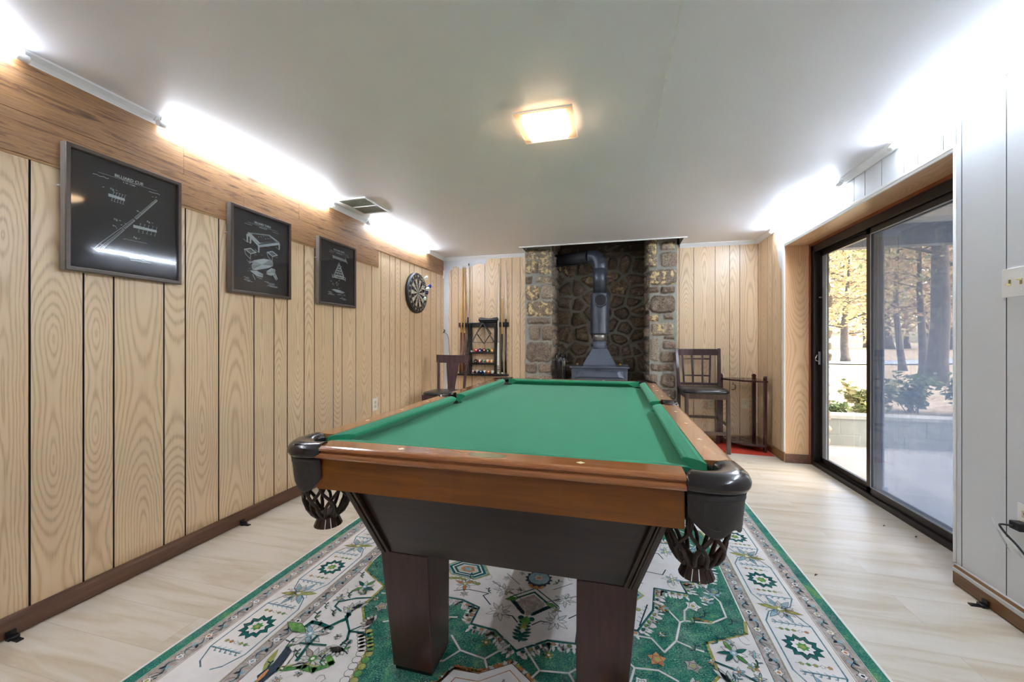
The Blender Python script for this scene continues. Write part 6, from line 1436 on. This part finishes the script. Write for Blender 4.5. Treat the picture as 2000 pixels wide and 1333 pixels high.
tag(m.build('ground_lawn', lawn_mat()), kind='structure')
m = MB(); V = []
for i in range(41):
    x = -6+i*2.0; y = 19.5+.10*x; V += [(x, y, hgt(x, y)+.05), (x-.2, y+2.6, hgt(x, y+2.6)+.05)]
m.add(V, [(2*i, 2*i+2, 2*i+3, 2*i+1) for i in range(40)]); tag(m.build('ground_driveway', plain('driveway_asphalt', '#9A9EA8', .9, var=.08, sc=3)), kind='structure')
# trees
M_bark = plain('tree_bark', '#5A5048', .95, var=.3, sc=8, bump=.6)
def leafmat(name, cs):
    M = Mat(name, .7, spec=.2); oi = M.N('Attribute'); oi.attribute_name = 'vec'; oi.attribute_type = 'GEOMETRY'; sp = M.N('SeparateXYZ'); M.L(oi.outputs['Vector'], sp.inputs[0])
    c = M.ramp(sp.outputs[0], [(i/(len(cs)-1), col(h)) for i, h in enumerate(cs)]); M.base(c)
    tl = M.N('BsdfTranslucent'); M.L(c, tl.inputs[0]); mx = M.N('MixShader'); mx.inputs[0].default_value = .45; M.L(M.b.outputs[0], mx.inputs[1]); M.L(tl.outputs[0], mx.inputs[2]); M.L(mx.outputs[0], M.n['Material Output'].inputs[0]); return M.m
LM = {'gold': leafmat('golden_leaves', ['#8A8458', '#B0A070', '#C6B484', '#B8946A']), 'rust': leafmat('rusty_leaves', ['#96785C', '#AE9070', '#C2A888', '#8A6C58']), 'olive': leafmat('olive_leaves', ['#56603E', '#767E50', '#9A9868', '#A6926A']), 'green': leafmat('green_leaves', ['#38482E', '#4C603E', '#60744A', '#7A8658'])}
def leaves(name, pts, size, mat, parent, r):
    V = np.zeros((len(pts)*4, 3)); A = np.zeros((len(pts)*4, 3)); F = []
    for i, p_ in enumerate(pts):
        a = Vector((r.gauss(0, 1), r.gauss(0, 1), r.gauss(0, .6))).normalized(); b = a.cross(Vector((r.gauss(0, 1), r.gauss(0, 1), r.gauss(0, 1)))).normalized(); s_ = size*r.uniform(.6, 1.3); q = Vector(p_)
        V[i*4:i*4+4] = [q-a*s_, q+b*s_*.45, q+a*s_, q-b*s_*.45]; A[i*4:i*4+4, 0] = r.random(); F.append((i*4, i*4+1, i*4+2, i*4+3))
    me = bpy.data.meshes.new(name); me.from_pydata(V.tolist(), [], F); me.materials.append(mat); at = me.attributes.new('vec', 'FLOAT_VECTOR', 'POINT'); at.data.foreach_set('vector', A.reshape(-1).astype('f'))
    o = bpy.data.objects.new(name, me); C.objects.link(o)
    if parent is not None: o.parent = parent; o.location = -world_loc(parent)
    return o
def tree(x, y, H, rt, crown, nleaf, size, kind, label, seed, z_crown=.35, lean=0, nb=14, cw=.35, group='trees beyond the porch'):
    r = random.Random(seed); z0 = hgt(x, y)-.05; t = empty('tree', (x, y, z0), label, 'tree', group)
    m = MB(); tr = [Vector((x+lean*f*H+.02*H*math.sin(f*5+seed), y+.02*H*math.cos(f*4+seed), z0+H*f)) for f in (0, .06, .15, .3, .45, .6, .75, .9)]
    m.tube(tr, [rt*1.5, rt*1.1, rt, rt*.88, rt*.7, rt*.5, rt*.3, rt*.1], 12); ends = []
    for k in range(nb):
        f = z_crown*.85+(.88-z_crown*.85)*(k+.5)/nb; i = f/.9*7; i0 = min(6, int(i)); b0 = tr[i0].lerp(tr[i0+1], i-i0) if False else Vector((x+lean*f*H+.02*H*math.sin(f*5+seed), y+.02*H*math.cos(f*4+seed), z0+H*f))
        a = k*2.4+r.random(); L_ = H*cw*(1.15-f*.75)*r.uniform(.75, 1.15); up = r.uniform(.15, .5); d = Vector((math.cos(a), math.sin(a), up))
        P_ = [b0+d*L_*q+Vector((r.gauss(0, .04), r.gauss(0, .04), -.10*q*q+r.gauss(0, .03)))*L_ for q in (0, .3, .6, 1)]; P_[0] = b0; m.tube(P_, [rt*.34*(1-f*.5), rt*.22, rt*.13, rt*.05], 6)
        for q in (1, 2, 3):
            for _ in range(3):
                e = P_[q]+Vector((r.gauss(0, 1), r.gauss(0, 1), r.gauss(0, .6)))*L_*.26; m.tube([P_[q], (P_[q]+e)/2+Vector((0, 0, .03*L_)), e], [rt*.08, rt*.05, rt*.02], 4, cap=False); ends.append((e, L_*.20))
            ends.append((P_[q], L_*.16))
    m.build('trunk', M_bark, t); pts = []
    for _ in range(nleaf):
        e, s_ = r.choice(ends); pts.append((e.x+r.gauss(0, s_), e.y+r.gauss(0, s_), e.z+r.gauss(0, s_*.7)))
    leaves('foliage', pts, size, LM[kind], t, r)
at = lambda dx, dy, t_: (dx*t_, dy*t_)
x, y = at(.775, 1.235, 7.6); tree(x, y, 8.5, .135, 0, 3600, .075, 'olive', 'tall straight dark trunked tree nearest the porch, seen through the right glass pane', 1, .30, 0, 20, .34)
x, y = at(.745, 1.227, 9.3); tree(x, y, 4.6, .075, 0, 1500, .07, 'rust', 'short crooked brown tree left of the big trunk in the right pane', 2, .36, .04, 12, .34)
x, y = at(.702, 1.216, 12.8); tree(x, y, 6.0, .085, 0, 1800, .09, 'gold', 'slim tree with golden leaves beyond the crooked tree', 3, .36, 0, 12, .34)
x, y = at(.573, 1.183, 19.5); tree(x, y, 6.4, .16, 0, 2500, .12, 'gold', 'round golden tree beyond the driveway, centred in the left glass pane', 4, .24, 0, 14, .40)
x, y = at(.560, 1.16, 7.2); tree(x-1.2, y+.6, 8.5, .14, 0, 2600, .075, 'olive', 'olive leaved tree behind the stone corner with branches reaching across the left pane', 5, .34, .03, 18, .42)
for k, (px, tt, H, kind, lb) in enumerate(((.50, 34, 11, 'rust', 'far rusty tree left of the golden tree'), (.60, 42, 14, 'gold', 'tall far golden tree behind the driveway, right of the shed'), (.655, 30, 9, 'rust', 'mid distance rusty tree just left of the mullion line'), (.70, 46, 15, 'olive', 'tall far olive tree behind the slim golden one'),
        (.74, 33, 10, 'rust', 'mid distance rusty tree behind the crooked tree'), (.79, 40, 13, 'gold', 'far golden tree behind the big straight trunk'), (.84, 30, 10, 'gold', 'golden tree at the right edge of the right glass pane'), (.88, 44, 15, 'rust', 'tall far rusty tree at the right edge of the glass'), (.545, 52, 13, 'olive', 'far olive tree above the pale shed'))):
    tree(px*tt, (1.16+.1*(px-.5))*tt, H, .22, 0, 1100, .28, kind, lb, 20+k, .22, 0, 12, .38, 'far trees')
# far pale shed
m = MB(); bx_, by_ = .492*36, 1.168*36; m.box(bx_-1.6, bx_+2.2, by_, by_+3, .3, 1.9); m.hexa([(bx_-1.8, by_-.2, 1.9), (bx_+2.4, by_-.2, 1.9), (bx_+2.4, by_+3.2, 1.9), (bx_-1.8, by_+3.2, 1.9)], [(bx_-1.8, by_+1.4, 2.6), (bx_+2.4, by_+1.4, 2.6), (bx_+2.4, by_+1.6, 2.6), (bx_-1.8, by_+1.6, 2.6)], 1)
o = m.build('shed', [plain('shed_wall', '#CBD3D2', .7), plain('shed_roof', '#A8B2BA', .7)]); tag(o, 'pale shed with a grey roof far beyond the driveway', 'shed')
# shrubs and low plants behind the wall
def shrub(x, y, h, w, n, kind, label, seed, size=.045):
    r = random.Random(seed); z = hgt(x, y)-.02; t = empty('shrub', (x, y, z), label, 'shrub', 'plants behind the block wall'); m = MB(); tips = []
    for k in range(11):
        a = r.random()*6.28; e = Vector((x+math.cos(a)*w*r.uniform(.3, 1), y+math.sin(a)*w*.6*r.uniform(.3, 1), z+h*r.uniform(.6, 1))); b = Vector((x+r.gauss(0, .03), y+r.gauss(0, .03), z)); mid = (b+e)/2+Vector((r.gauss(0, .03), 0, .05)); m.tube([b, mid, e], [.006, .004, .002], 5); tips.append((b, mid, e))
    m.build('stems', M_bark, t); pts = []
    for _ in range(n):
        b, mid, e = r.choice(tips); f = r.uniform(.2, 1); p_ = mid.lerp(e, (f-.5)*2) if f > .5 else b.lerp(mid, f*2); pts.append(p_+Vector((r.gauss(0, .04), r.gauss(0, .04), r.gauss(0, .03))))
    leaves('foliage', pts, size, LM[kind], t, r)
shrub(3.10, 5.95, .42, .30, 420, 'olive', 'leafy olive shrub behind the block wall, left one in the right pane', 31)
shrub(3.62, 6.05, .52, .36, 560, 'green', 'taller leafy green shrub behind the block wall under the big trunk', 32)
shrub(4.15, 5.95, .50, .34, 480, 'green', 'leafy green shrub behind the block wall at the right end of the pane', 33)
shrub(2.62, 5.72, .16, .22, 240, 'green', 'low green weeds behind the block wall, right half of the left pane', 34, .035)
shrub(2.32, 5.70, .14, .20, 220, 'green', 'low green weeds behind the block wall next to the stone corner', 35, .035)
shrub(2.95, 5.70, .13, .18, 180, 'olive', 'low olive weeds behind the block wall near the mullion line', 36, .035)
